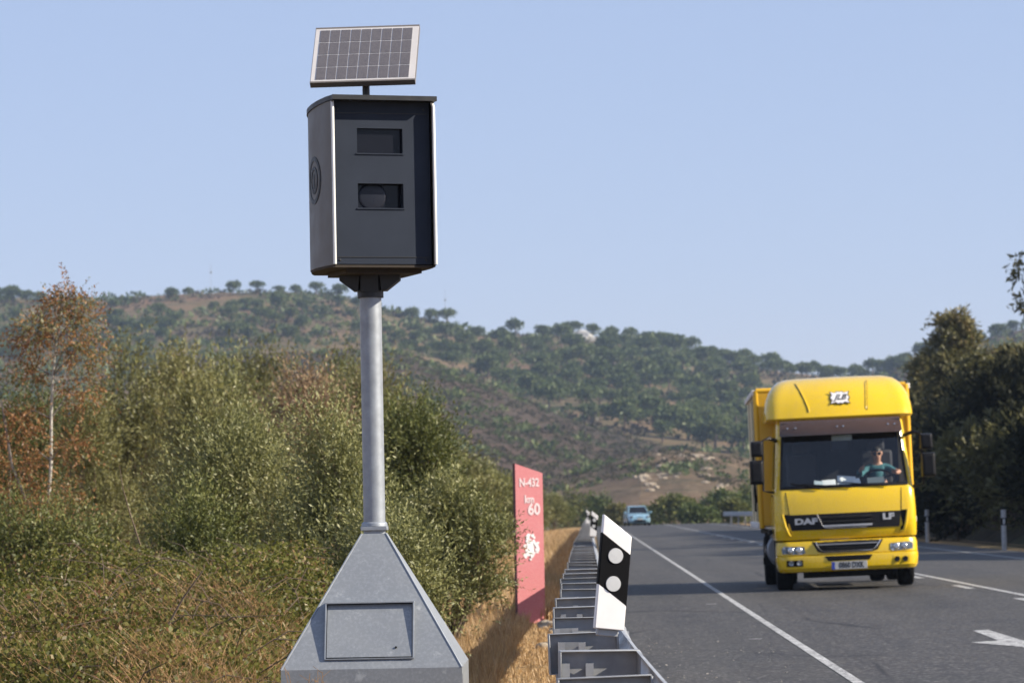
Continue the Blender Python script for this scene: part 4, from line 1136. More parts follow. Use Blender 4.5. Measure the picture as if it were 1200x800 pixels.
    mb = MB(); mb.box((-1.08, 3.4, 0.88), (0.05, 4.6, 0.07)); mb.box((1.08, 3.4, 0.88), (0.05, 4.6, 0.07)); mb.box((-1.10, 2.1, 0.62), (0.08, 0.06, 0.5)); mb.box((-1.12, 3.3, 0.42), (0.06, 0.10, 0.12)); mb.build('guard_bracket', 'chassis', root)
    # cargo box
    bx = empty('cargo_box', (-0.03, 2.08, 0.94)); bx.parent = root
    L, W, H = 4.9, 2.36, 2.10
    mb = MB(); mb.box((0, 0.02, H / 2), (W - 0.10, 0.05, H - 0.08)); mb.build('front_wall', 'box_yellow', bx)
    mb = MB(); mb.box((0, L / 2, H / 2), (W - 0.03, L - 0.1, H - 0.03)); mb.build('side_wall', 'box_side', bx, bevel=0.01)
    for s in (-1, 1):
        mb = MB(); mb.tube([(s * (W / 2 - 0.035), 0.03, 0.0), (s * (W / 2 - 0.035), 0.03, H)], 0.048, 12); mb.build('corner_post', 'box_yellow', bx, smooth=60)
    mb = MB(); mb.tube([(-W / 2 + 0.04, 0.03, H - 0.01), (W / 2 - 0.04, 0.03, H - 0.01)], 0.045, 12); mb.build('top_rail', 'box_yellow', bx, smooth=60)
    for s in (-1, 1):
        mb = MB()
        mb.box((s * (W / 2 + 0.004), L / 2, 0.04), (0.05, L, 0.09)); mb.box((s * (W / 2 + 0.004), L / 2, H - 0.03), (0.05, L, 0.08))
        mb.build('side_rail', 'sign_white', bx, bevel=0.01)
        mb = MB()
        for y in (1.1, 1.95, 3.6): mb.box((s * (W / 2 - 0.013), y, H / 2), (0.012, 0.03, H - 0.2))
        mb.tube([(s * (W / 2 + 0.01), 1.5, 0.25), (s * (W / 2 + 0.01), 1.5, 1.3)], 0.018, 8); mb.box((s * (W / 2 + 0.01), 1.5, 0.55), (0.04, 0.10, 0.14)); mb.box((s * (W / 2 + 0.01), 1.02, 0.45), (0.03, 0.08, 0.12))
        mb.build('side_door_seam', 'dull_black', bx)
    # mirrors
    for s in (-1, 1):
        x0 = s * 1.02
        arm = MB()
        arm.tube([(s * 0.955, 0.50, 2.235), (s * 1.06, 0.30, 2.27), (s * (1.16), 0.24, 2.24), (s * 1.18, 0.24, 1.50), (s * 1.08, 0.30, 1.475), (s * 1.0, 0.40, 1.47)], [0.03, 0.028, 0.018, 0.016, 0.016, 0.02], 8)
        a = arm.build('mirror_arm', 'black_plastic', root, smooth=60)
        for (z, h, w, dx) in ((2.12, 0.235, 0.19, 1.245), (1.775, 0.36, 0.21, 1.262)):
            mb = MB(); xc = s * dx
            poly = [(-w / 2, -h / 2), (w / 2, -h / 2), (w / 2, h / 2), (-w / 2, h / 2)]
            mb.loft([[(xc + x * 0.72, 0.15, z + q * 0.8) for x, q in poly], [(xc + x * 0.95, 0.19, z + q * 0.95) for x, q in poly], [(xc + x, 0.26, z + q) for x, q in poly], [(xc + x, 0.30, z + q) for x, q in poly]], True, True, True)
            hs = mb.build('mirror_housing', 'black_plastic', a, bevel=0.022, seg=3)
            mb = MB(); mb.box((xc, 0.302, z), (w * 0.86, 0.004, h * 0.88)); mb.build('mirror_glass', 'chrome', a)
    for s in (-1, 1):
        mb = MB(); mb.box((s * 1.03, 1.15, 1.42), (0.03, 0.16, 0.03)); mb.build('door_handle', 'black_plastic', cab, bevel=0.006)
    return root
LORRY = lorry()
bpy.context.view_layer.update()
def in_lorry(p): return LORRY.matrix_world @ Vector(p)
LROT = LORRY.rotation_euler

# papers on the dashboard: things of their own
def sheet(name, label, cat, c, w, h, mat, lean=55, roll=0, extra=0):
    M = LORRY.matrix_world @ Matrix.Translation(c) @ Matrix.Rotation(R(roll), 4, 'Y') @ Matrix.Rotation(R(lean - 90), 4, 'X')
    mb = MB(); mb.box((0, 0, h / 2), (w, 0.006, h))
    if extra:
        for k in range(3): mb.box(((k - 1) * w * 0.02, -0.004 - k * 0.001, h * (0.5 - 0.04 * k)), (w * (0.9 - 0.1 * k), 0.003, h * 0.9))
    o = mb.build(name, mat); o.matrix_world = M
    tag(o, label, cat, 'papers on the lorry dashboard')
sheet('crumpled_paper', 'small crumpled grey paper leftmost on the lorry dashboard', 'paper', (-0.37, 0.36, 1.51), 0.13, 0.13, 'grey_paper', 50, 8, 1)
sheet('paper_stack', 'white sheet of paper propped on the dashboard behind the middle wiper', 'paper', (-0.20, 0.38, 1.515), 0.20, 0.155, 'paper', 42, -2, 1)
sheet('paper_stack', 'large white sheet of paper tilted on the dashboard in the middle', 'paper', (0.05, 0.42, 1.512), 0.27, 0.215, 'paper', 45, 6, 1)
sheet('small_note', 'small white slip leaning beside the large tilted sheet', 'paper', (0.22, 0.37, 1.515), 0.10, 0.13, 'paper', 55, -14)
sheet('cream_card', 'cream card standing on the dashboard in front of the driver', 'card', (0.49, 0.37, 1.512), 0.25, 0.155, 'cream_paper', 48, -1)

# ------------------------------------------------------------------ the driver
def skinned(name, verts, edges, mat, parent, sub=2, root=0):
    me = bpy.data.meshes.new(name)
    me.from_pydata([v[0] for v in verts], edges, [])
    me.materials.append(MATS[mat])
    bm = bmesh.new(); bm.from_mesh(me); lay = bm.verts.layers.skin.verify(); bm.verts.ensure_lookup_table()
    for i, v in enumerate(verts):
        r = v[1]; bm.verts[i][lay].radius = r if hasattr(r, '__len__') else (r, r)
        bm.verts[i][lay].use_root = (i == root)
    bm.to_mesh(me); bm.free()
    o = link(name, me, parent)
    o.modifiers.new('skin', 'SKIN').use_smooth_shade = True
    s = o.modifiers.new('sub', 'SUBSURF'); s.levels = sub; s.render_levels = sub
    return o
def driver():
    w = in_lorry((0.57, 1.26, 1.37))
    root = thing('person', 'driver in a teal shirt and dark glasses with one hand on the lorry steering wheel', 'person', w, tuple(LROT)); root.scale = (0.92, 1.0, 0.92)
    # relative to the pelvis: x image right, y back, z up
    S = [((0, 0, 0.06), (0.15, 0.11)), ((0, 0.0, 0.22), (0.145, 0.105)), ((0, 0.01, 0.38), (0.14, 0.10)), ((0, 0.01, 0.46), (0.09, 0.08)), ((0, -0.005, 0.525), (0.058, 0.058)), ((0.0, -0.02, 0.56), (0.060, 0.064)),
         ((0.0, -0.03, 0.615), (0.075, 0.090)), ((0.0, -0.03, 0.685), (0.080, 0.097)), ((0.0, -0.025, 0.737), (0.058, 0.072))]
    E = [(0, 1), (1, 2), (2, 3), (3, 4), (4, 5), (5, 6), (6, 7), (7, 8)]
    def limb(start, pts):
        p = start
        for q in pts:
            S.append(q); E.append((p, len(S) - 1)); p = len(S) - 1
        return p
    hr = limb(3, [((-0.165, 0.0, 0.435), 0.055), ((-0.28, -0.15, 0.33), 0.047), ((-0.32, -0.30, 0.36), 0.040), ((-0.29, -0.45, 0.42), 0.028), ((-0.285, -0.49, 0.44), (0.034, 0.022))])
    hl = limb(3, [((0.165, 0.0, 0.435), 0.055), ((0.28, -0.08, 0.37), 0.047), ((0.345, -0.16, 0.36), 0.040), ((0.29, -0.36, 0.34), 0.030), ((0.25, -0.43, 0.355), 0.026), ((0.24, -0.47, 0.365), (0.034, 0.022))])
    for h, s in ((hr, 1), (hl, -1)):
        base = Vector(S[h][0])
        for k in range(4):
            o = base + Vector((s * (0.012), -0.022, 0.028 - 0.018 * k))
            limb(h, [(tuple(o), 0.0095), (tuple(o + Vector((s * 0.018, -0.020, -0.003))), 0.009), (tuple(o + Vector((s * 0.034, -0.004 + 0.003 * k, -0.006))), 0.0075)])
        limb(h, [(tuple(base + Vector((s * 0.028, 0.005, 0.028))), 0.0105), (tuple(base + Vector((s * 0.052, -0.012, 0.038))), 0.009)])
    for s in (-1, 1):
        limb(0, [((s * 0.11, -0.08, 0.05), 0.09), ((s * 0.15, -0.42, 0.08), 0.07), ((s * 0.16, -0.50, -0.25), 0.05)])
    skinned('body', S, E, 'skin', root)
    # face: nose, ears, chin
    mb = MB()
    mb.loft([[(-0.008, -0.122, 0.725), (0.008, -0.122, 0.725), (0, -0.126, 0.725)], [(-0.016, -0.115, 0.685), (0.016, -0.115, 0.685), (0, -0.145, 0.688)], [(-0.012, -0.112, 0.676), (0.012, -0.112, 0.676), (0, -0.128, 0.675)]], True, True, True)
    for s in (-1, 1): mb.loft([[(s * 0.074 + s * a * 0.3, -0.03 + a, 0.735 + c) for a, c in ((0, -0.045), (0.02, -0.02), (0.025, 0.015), (0.0, 0.02), (-0.012, -0.01))], [(s * 0.088 + s * a * 0.3, -0.02 + a, 0.735 + c) for a, c in ((0, -0.04), (0.018, -0.02), (0.022, 0.012), (0.0, 0.017), (-0.010, -0.01))]], True, True, True)
    mb.build('face', 'skin', root, smooth=60).location = (0, 0, -0.048)
    mb = MB(); mb.box((0, -0.118, 0.645), (0.048, 0.012, 0.010)); mb.build('mouth', 'dark_red', root, bevel=0.004).location = (0, 0, -0.048)
    mb = MB()
    for s in (-1, 1): mb.lathe([(0.0, -0.006), (0.026, -0.005), (0.031, 0.004)], (s * 0.034, -0.125, 0.715), 'y', 16); mb.tube([(s * 0.06, -0.12, 0.718), (s * 0.082, -0.03, 0.725)], 0.004, 6)
    mb.box((0, -0.126, 0.722), (0.02, 0.006, 0.006)); mb.build('sunglasses', 'black_plastic', root, smooth=40).location = (0, 0, -0.048)
    mb = MB(); rings = []
    for t in np.linspace(0.0, 1.0, 8):
        rr = math.cos(t * 1.5); z = 0.755 + 0.075 * math.sin(t * 1.5)
        rings.append([((0.086 * rr) * math.cos(a), -0.022 + 0.104 * rr * math.sin(a), z - (0.05 * max(0, math.sin(a)) * (1 - t)) + 0.010 * (1 - t) * max(0, -math.sin(a))) for a in np.linspace(0, 2 * math.pi, 22, endpoint=False)])
    mb.loft(rings, True, False, True); mb.build('hair', 'hair', root, smooth=60).location = (0, 0, -0.048)
    g = 0.012
    T = [((0, 0, 0.04), (0.155, 0.120)), ((0, 0.0, 0.22), (0.150, 0.112)), ((0, 0.01, 0.38), (0.155, 0.115)), ((0, 0.01, 0.465), (0.105, 0.09)), ((0, 0.0, 0.51), (0.068, 0.066))]
    TE = [(0, 1), (1, 2), (2, 3), (3, 4)]
    def sl(pts):
        p = 3
        for q in pts: T.append(q); TE.append((p, len(T) - 1)); p = len(T) - 1
    sl([((-0.165, 0.0, 0.44), 0.066), ((-0.28, -0.15, 0.33), 0.055), ((-0.322, -0.31, 0.362), 0.050), ((-0.305, -0.40, 0.40), 0.044)])
    sl([((0.165, 0.0, 0.44), 0.066), ((0.275, -0.075, 0.368), 0.055), ((0.31, -0.12, 0.362), 0.050)])
    skinned('shirt', T, TE, 'shirt', root)
driver()

# ------------------------------------------------------------------ the light blue car far down the lane
def blue_car():
    p = at(750, 613, 252)
    root = thing('car', 'small light blue car far down the road in the near lane', 'car', (p.x, 252, road_z(p.x)), (0, 0, R(6)))
    # half widths and heights along the length (y back)
    st = [(0.0, 0.62, 0.28, 0.52), (0.06, 0.74, 0.22, 0.64), (0.25, 0.80, 0.20, 0.72), (0.7, 0.84, 0.20, 0.82), (1.05, 0.85, 0.20, 0.90), (1.6, 0.86, 0.20, 0.94), (2.4, 0.86, 0.20, 0.95), (3.2, 0.85, 0.20, 0.96), (3.75, 0.82, 0.22, 0.94), (3.95, 0.74, 0.30, 0.85)]
    mb = MB(); rings = []
    for y, w, z0, z1 in st:
        rings.append([(-w, y, z0 + 0.08), (-w * 0.93, y, z0), (w * 0.93, y, z0), (w, y, z0 + 0.08), (w, y, (z0 + z1) / 2 + 0.05), (w * 0.95, y, z1 - 0.05), (w * 0.80, y, z1), (0, y, z1 + 0.03), (-w * 0.80, y, z1), (-w * 0.95, y, z1 - 0.05), (-w, y, (z0 + z1) / 2 + 0.05)])
    mb.loft(rings, True, True, True)
    body = mb.build('body', 'car_blue', root, smooth=40)
    mb = MB()
    for s in (-1, 1):
        mb.tube([(s * 0.74, 1.0, 0.93), (s * 0.58, 1.75, 1.42), (s * 0.58, 2.9, 1.44), (s * 0.70, 3.75, 0.95)], 0.035, 8); mb.tube([(s * 0.72, 2.3, 0.95), (s * 0.58, 2.25, 1.43)], 0.03, 8)
    mb.loft([[(x * k, y, z) for x in (-0.6, -0.3, 0, 0.3, 0.6)] for y, z, k in ((1.70, 1.40, 0.95), (1.9, 1.455, 1.0), (2.4, 1.475, 1.0), (2.95, 1.44, 1.0))], False)
    mb.build('roof', 'car_blue', body, smooth=50)
    mb = MB(); mb.loft([[(x * 0.72, 1.02 + 0.10 * abs(x), 0.95) for x in np.linspace(-1, 1, 9)], [(x * 0.58, 1.74 + 0.05 * abs(x), 1.41) for x in np.linspace(-1, 1, 9)]], False); mb.build('windscreen', 'tinted_glass', body, smooth=50)
    for s in (-1, 1):
        mb = MB(); mb.loft([[(s * 0.755, 1.15, 0.95), (s * 0.755, 3.6, 0.96)], [(s * 0.60, 1.78, 1.40), (s * 0.60, 2.95, 1.41)]], False); mb.build('side_window', 'tinted_glass', body, smooth=0)
        mb = MB(); mb.box((s * 0.62, 0.08, 0.66), (0.24, 0.14, 0.15), Matrix.Rotation(s * 0.5, 3, 'Z')); mb.build('headlight', 'headlamp_glass', body, bevel=0.03)
        mb = MB(); mb.box((s * 0.95, 1.2, 0.99), (0.16, 0.10, 0.13)); mb.box((s * 0.84, 1.2, 0.95), (0.12, 0.04, 0.04)); mb.build('wing_mirror', 'car_blue', body, bevel=0.02)
        for y in (0.72, 3.15):
            mb = MB(); mb.lathe([(0.0, -0.09), (0.27, -0.10), (0.31, -0.06), (0.31, 0.06), (0.27, 0.10), (0.0, 0.09)], (s * 0.76, y, 0.31), 'x', 24); wh = mb.build('wheel', 'rubber', root, smooth=40)
            mb = MB(); mb.lathe([(0.0, 0.105 * s), (0.19, 0.107 * s), (0.20, 0.09 * s)], (s * 0.76, y, 0.31), 'x', 20); mb.build('hub_cap', 'rim_steel', wh, smooth=40)
    mb = MB(); mb.box((0, 0.01, 0.36), (0.9, 0.06, 0.16)); mb.build('lower_grille', 'dull_black', body, bevel=0.03)
    mb = MB(); mb.box((0, -0.015, 0.50), (0.42, 0.02, 0.10)); mb.build('number_plate', 'plate_white', body)
    mb = MB(); mb.box((0, 0.035, 0.63), (0.5, 0.03, 0.05)); mb.build('upper_grille', 'dull_black', body, bevel=0.01)
blue_car()
# ------------------------------------------------------------------ vegetation near the camera
rng = np.random.default_rng(12)
def shrub(name, label, cat, loc, lobes, leaf_mat, n_shoots, shoot, K, L, W, bark='brown_bark', up=0.45, jitter=0.55, inner=0.35, sag=0.0, group=None, stem=0.03, low=0.75, dry=0, rot=0.0, tint=(0, 1)):
    root = thing(name, label, cat, loc, (0, 0, rot), group)
    f = link('foliage', foliage('foliage', rng, lobes, n_shoots, shoot, K, L, W, leaf_mat, up, jitter, inner, sag, low=low, tint_lo=tint[0], tint_hi=tint[1]), root)
    woody('stems', rng, lobes, bark, stem, 16, root)
    if dry:
        link('dry_twigs', foliage('dry_twigs', rng, lobes, dry, shoot * 1.3, 9, L * 1.2, W * 0.35, 'dry_twig', 0.55, 0.25, 0.3), root)
    return root
def lobes_for(w, h, n, seed, depth=None, flat=0.5):
    """uneven clumps that fill a crown w wide and h tall"""
    r = np.random.default_rng(seed); out = []
    depth = depth or w * 0.8
    for k in range(n):
        t = (k + 0.5) / n
        z = h * (0.22 + 0.55 * r.random() ** 0.8)
        s = math.sin(math.pi * min(0.95, 0.25 + 0.6 * z / h))
        x = (r.random() - 0.5) * w * 0.75 * s; y = (r.random() - 0.5) * depth * 0.75 * s
        rr = (0.14 + 0.13 * r.random())
        out.append(((x, y, z), (w * rr, depth * rr, h * rr * 0.85)))
    out.append(((0, 0, h * 0.72), (w * 0.22, depth * 0.22, h * 0.27)))
    out.append(((0, 0, h * 0.28), (w * 0.40, depth * 0.36, h * 0.28)))
    return out
def grow(label, px, py_top, Y, wpx, mat, seed, name='shrub', cat='shrub', n=9, dens=1.0, L=0.05, W=0.016, up=0.5, jitter=0.5, sag=0.0, bark='brown_bark', group=None, dry=0, base=None, shoot=None, tint=(0, 1), depth=None):
    p = at(px, py_top, Y)
    z0 = float(gz(p.x, Y)) if base is None else base
    h = p.z - z0; w = wpx / FPX * Y
    sh = shoot or min(0.5, 0.16 * h + 0.14)
    h = max(0.5 * h, h - 0.55 * sh * max(0.3, up + 0.2)); w = max(0.6 * w, w - 0.5 * sh)
    lb = lobes_for(w, h, n, seed, depth)
    area = 2.4 * w * h + 1.2 * w * w
    K = 13
    ns = int(dens * area * 1.75 / (L * W * 0.5) / K)
    return shrub(name, label, cat, (p.x, Y, z0), lb, mat, min(ns, 15000), shoot or min(0.5, 0.16 * h + 0.14), K, L, W, bark, up, jitter, 0.25, sag, group, 0.012 + 0.012 * h, dry=dry, tint=tint)

# bushes that can be told apart, nearest first
grow('olive bush with upright twigs whose branches cover the left side of the red kilometre panel', 520, 556, 34, 140, 'olive_leaf', 1, 'olive_bush', 'bush', 11, 1.0, 0.042, 0.013, 0.35, 0.5, shoot=0.24)
grow('bright olive bush directly left of the steel pole', 382, 470, 31, 150, 'olive_leaf', 2, 'olive_bush', 'bush', 11, 1.0, 0.042, 0.013, 0.55, 0.5)
grow('wide silvery olive bush in the middle left, beside the dark gap', 272, 492, 33, 200, 'olive_leaf', 3, 'olive_bush', 'bush', 12, 1.0, 0.044, 0.012, 0.45, 0.45, tint=(0.1, 1))
grow('dense green bush right behind the steel pole', 474, 474, 43, 130, 'green_leaf', 4, 'green_bush', 'bush', 10, 1.0, 0.05, 0.018, 0.5, 0.5)
grow('low olive bush in front of the pole beside the pyramid base', 440, 590, 27, 150, 'olive_leaf', 5, 'olive_bush', 'bush', 8, 0.9, 0.036, 0.012, 0.4, 0.55)
grow('low dark green bush at the foot of the silvery olive bush', 238, 570, 30, 120, 'green_leaf', 6, 'green_bush', 'bush', 8, 0.8, 0.036, 0.014, 0.4, 0.55)
grow('dark green bush at the left edge under the orange birch', 15, 470, 52, 190, 'green_leaf', 7, 'green_bush', 'bush', 10, 0.85, 0.056, 0.022, 0.4, 0.5, tint=(0, 0.75))
grow('dull green bush between the orange birch and the dark gap', 105, 455, 50, 100, 'willow_leaf', 8, 'willow_bush', 'bush', 9, 0.9, 0.056, 0.018, 0.45, 0.5, tint=(0, 0.8))
grow('low mixed green bush at the left edge in front of the birch trunk', 30, 590, 36, 200, 'green_leaf', 9, 'green_bush', 'bush', 9, 0.7, 0.042, 0.017, 0.4, 0.6, dry=200)
# taller willow like shrubs behind
back = [(150, 398, 62, 120, 'willow_leaf', 'tall willow shrub just right of the orange birch, first of the back row'), (205, 405, 68, 110, 'willow_leaf', 'rounded willow shrub in the back row above the silvery olive bush'),
        (262, 408, 70, 120, 'olive_leaf', 'grey green shrub in the back row topped by a pale bare twig'), (318, 402, 74, 115, 'willow_leaf', 'pointed willow shrub in the back row left of the rusty tinged shrub'),
        (358, 432, 60, 120, 'dry_twig', 'rusty tinged half dry shrub left of the steel pole'), (398, 408, 78, 115, 'olive_leaf', 'pale olive shrub whose top shows just left of the steel pole'),
        (448, 426, 72, 105, 'willow_leaf', 'yellowish shrub whose top shows just right of the steel pole'), (238, 446, 55, 130, 'willow_leaf', 'bright green soft shrub in front of the back row above the silvery olive bush'),
        (492, 476, 84, 95, 'green_leaf', 'olive green shrub sloping down behind the dense green bush')]
for k, (px, py, Y, w, mt, lab) in enumerate(back):
    grow(lab, px, py, Y, w, mt, 40 + k, 'willow_shrub' if mt != 'dry_twig' else 'dry_shrub', 'shrub', 11, 0.8, 0.085, 0.028, 0.55, 0.42, 0.05, dry=220 if k in (4, 6, 3) else 60, shoot=0.7)
# the receding hedge along the verge: four kinds, copied
HG = 'shrubs in a receding row along the left verge'
kinds = []
for k, mt in enumerate(('willow_leaf', 'olive_leaf', 'green_leaf', 'willow_leaf')):
    lb = lobes_for(2.9, 3.6, 10, 70 + k)
    kinds.append((lb, mt))
row = [(528, 508, 98), (556, 532, 118), (582, 546, 140), (606, 557, 168), (630, 567, 200), (647, 573, 232), (664, 584, 262)]
hl = ['shrub behind the red kilometre panel, tallest of the receding row', 'shrub just above the top left corner of the red panel', 'pale shrub right over the red kilometre panel', 'olive shrub seen just right of the red panel',
      'small soft shrub midway between red panel and far delineator', 'small shrub left of the tiny far delineators', 'last small shrub of the row, beyond the tiny far delineators']
protos = []
for k, (px, py, Y) in enumerate(row):
    p = at(px, py, Y); z0 = float(gz(p.x, Y)); h = max(1.2, p.z - z0 - 0.42)
    if k < 4:
        lb, mt = kinds[k]
        o = shrub('verge_shrub', hl[k], 'shrub', (p.x, Y, z0), lb, mt, 1500, 0.7, 13, 0.15, 0.05, up=0.5, jitter=0.45, sag=0.05, group=HG, stem=0.06)
        protos.append(o)
    else:
        o = copy_tree(protos[k % 4]); o['label'] = hl[k]; o.location = (p.x, Y, z0)
    o.scale = (h / 3.6 * 1.0, h / 3.6 * 1.0, h / 3.6 * 0.95); o.rotation_euler = (0, 0, k * 1.3)
# more of the thicket further from the road, one of which stands between each pair
fill = [(-7.5, 88, 3.2, 'bushy shrub deep in the thicket behind the yellowish shrub'), (-6.6, 104, 3.6, 'bushy shrub in the thicket above the red panel, deeper in than its row'), (-12.5, 70, 3.4, 'bushy shrub deep in the thicket behind the orange birch'),
        (-6.0, 128, 3.2, 'bushy shrub deep in the thicket far behind the red panel'), (-15.5, 90, 4.2, 'tall bushy shrub far back at the left edge of the thicket')]
for k, (x, y, h, lab) in enumerate(fill):
    o = copy_tree(protos[k % 4]); o['label'] = lab; o['group'] = 'bushy shrubs deep in the left thicket'; o.location = (x, y, float(gz(x, y))); o.scale = (h / 3.2,) * 3; o.rotation_euler = (0, 0, 2.1 * k)

# the orange tinged birch with a white trunk
def birch():
    Y = 45.0
    p = at(56, 640, Y); z0 = float(gz(p.x, Y))
    root = thing('birch_tree', 'slender birch with white trunk and rust orange dying leaves', 'tree', (p.x, Y, z0))
    tr = [(at(x, y, Y) - Vector((p.x, Y, z0))) for x, y in ((57, 680), (56, 628), (57, 590), (60, 540), (60, 490), (62, 440), (66, 400), (73, 360), (80, 322))]
    m = MB(); m.tube(tr, [0.025, 0.024, 0.023, 0.021, 0.019, 0.016, 0.013, 0.009, 0.004], 10); trunk = m.build('trunk', 'pale_bark', root, smooth=60)
    lob = []
    m = MB()
    def br(t0, x, y, r, dy=0.0):
        e = at(x, y, Y + dy) - Vector((p.x, Y, z0)); s = tr[t0]
        mid = s.lerp(e, 0.55) + Vector((0, 0, 0.12))
        m.tube([s, mid, e], [0.012, 0.008, 0.003], 6)
        for q, f in ((mid, 0.55), (e, 1.0)): lob.append((tuple(q - Vector((0, 0, 0.08))), (r * f, r * f, r * f * 0.8)))
    for a in ((7, 90, 350, .20), (7, 62, 358, .18, .3), (6, 103, 368, .26), (6, 45, 378, .26, -.2), (6, 32, 398, .28, .3), (5, 105, 412, .28), (5, 88, 395, .24, -.3), (5, 28, 440, .30, .2), (4, 98, 455, .26, .3), (4, 22, 492, .28), (3, 88, 515, .24, -.3), (3, 34, 540, .28, .2), (2, 30, 575, .26), (2, 82, 575, .22), (2, 40, 605, .22, -.3)): br(*a)
    lob.append((tuple(tr[8] - Vector((0, 0, 0.16))), (.10, .10, .18))); lob.append((tuple(tr[7]), (.2, .2, .2)))
    # forked second stem low on the left
    m.tube([at(56, 625, Y) - Vector((p.x, Y, z0)), at(44, 600, Y) - Vector((p.x, Y, z0)), at(30, 585, Y) - Vector((p.x, Y, z0))], [0.03, 0.022, 0.01], 8)
    m.tube([at(30, 585, Y) - Vector((p.x, Y, z0)), at(14, 545, Y) - Vector((p.x, Y, z0)), at(5, 490, Y) - Vector((p.x, Y, z0)), at(2, 470, Y) - Vector((p.x, Y, z0))], [0.018, 0.018, 0.018, 0.008], 8)
    m.build('branches', 'grey_bark', trunk, smooth=60)
    link('crown', foliage('crown', rng, lob, 1800, 0.24, 9, 0.038, 0.021, 'rust_leaf', -0.15, 0.6, 0.9, 0.25, low=0.3), root)
birch()
grow('rusty brown leaf spray low under the white birch trunk', 75, 600, 42, 80, 'rust_leaf', 21, 'rusty_bush', 'bush', 6, 0.35, 0.04, 0.02, 0.2, 0.6)
grow('thin rusty bush at the far left edge beside the birch', 8, 500, 46, 60, 'rust_leaf', 22, 'rusty_bush', 'bush', 6, 0.35, 0.04, 0.02, 0.2, 0.6)

# brambles: a low tangled mound of leaves, canes and dead stems
def mound(X, Y):
    t = sm(-1.15, -2.4, X)
    f = sm(13.0, 19.5, Y) * (1 - sm(27.5, 31, Y))
    h = (0.50 + 0.06 * (Y - 17) * sm(14, 22, Y)) * t * f
    return gz(X, Y) + h * (1 + 0.30 * wob(X, Y, 0.8, 61) + 0.15 * wob(X, Y, 0.28, 62))
def brambles():
    n = 420000
    X = -1.0 - 4.2 * rng.random(n); Y = 13.2 + 17 * rng.random(n) ** 1.05
    m_ = mound(X, Y) - gz(X, Y)
    k = (m_ > 0.05) & (rng.random(n) < 0.25 + 0.75 * sm(-0.5, 0.3, wob(X, Y, 0.55, 64) + 0.3)) & (X > -0.24 * Y - 0.5)
    X, Y, m_ = X[k], Y[k], m_[k]; n = len(X)
    dep = rng.random(n) ** 1.6
    Z = gz(X, Y) + m_ * (1.05 - 0.75 * dep)
    P = np.stack([X, Y, Z], 1) + rng.normal(size=(n, 3)) * 0.03
    D = unit(rng.normal(size=(n, 3)) * 0.9 + np.array([0.1, -0.1, 0.15]))
    L = 0.019 + 0.025 * rng.random(n); W = L * (0.5 + 0.3 * rng.random(n))
    V, F = leaves(P, D, L, W, rng, np.tile(np.array([[0.35, -0.45, 0.75]]), (n, 1)) + rng.normal(size=(n, 3)) * 0.35)
    patch = 0.5 + 0.5 * wob(X, Y, 0.5, 66)
    tint = np.clip(0.50 * rng.random(n) ** 1.2 + 0.30 * patch + 0.22 * (rng.random(n) < 0.30) * rng.random(n) * 2, 0, 0.97)
    tint[rng.random(n) < 0.004] = 1.0
    link_ = link('bramble_thicket', np_mesh('bramble_thicket', V, F, ['bramble_leaf'], tint))
    tag(link_, 'low tangled bramble thicket with green, red and dry leaves', 'brambles', kind='stuff')
    # canes and dead stems of the same thicket
    m = MB()
    for _ in range(420):
        x = -1.2 - 3.6 * rng.random(); y = 14 + 15 * rng.random()
        z = float(mound(x, y))
        if z - float(gz(x, y)) < 0.15: continue
        a = rng.random() * 6.28; l = 0.25 + 0.5 * rng.random()
        d = Vector((math.cos(a), math.sin(a) * 0.6, 0)) * l
        s = Vector((x, y, z - 0.12)); e = s + d + Vector((0, 0, 0.10 + 0.25 * rng.random()))
        m.tube([s, s.lerp(e, 0.5) + Vector((0, 0, 0.10)), e], [0.0045, 0.0035, 0.0015], 4)
    c = m.build('canes', 'brown_bark', link_, smooth=60, fix=False)
brambles()
# single canes that stand clear of the thicket
for lab, pts, Y in (('thin dark cane leaning out of the brambles', ((195, 735), (215, 700), (238, 668)), 20), ('long bare stalk rising from the dark gap left of the olive bush', ((165, 640), (152, 600), (144, 572), (140, 545)), 27)):
    w = [at(x, y, Y) for x, y in pts]
    m = MB(); m.tube([q - w[0] for q in w], [0.007, 0.006, 0.004, 0.002][:len(w)], 6)
    o = m.build('bare_cane', 'brown_bark', None, smooth=60); o.location = w[0]; tag(o, lab, 'cane')

# dry grass
def blades(n, X, Y, hmin, hmax, w, seed, z=None, bend=0.35):
    r = np.random.default_rng(seed)
    n = len(X)
    z = gz(X, Y) - 0.01 if z is None else z
    h = hmin + (hmax - hmin) * r.random(n) ** 1.7
    a = r.random(n) * 6.283
    lean = bend * h * (0.4 + r.random(n))
    dx, dy = np.cos(a) * lean, np.sin(a) * lean
    b = r.random(n) * 3.1416
    sx, sy = np.cos(b) * w * 0.5, np.sin(b) * w * 0.5
    P0 = np.stack([X - sx, Y - sy, z], 1); P1 = np.stack([X + sx, Y + sy, z], 1)
    M0 = np.stack([X + dx * 0.59 + sx * 0.9, Y + dy * 0.59 + sy * 0.9, z + h * 0.6], 1)
    T = np.stack([X + dx, Y + dy, z + h], 1)
    V = np.stack([P0, P1, M0, T], 1).reshape(-1, 3)
    return V, np.arange(4 * n).reshape(n, 4), r.random(n)
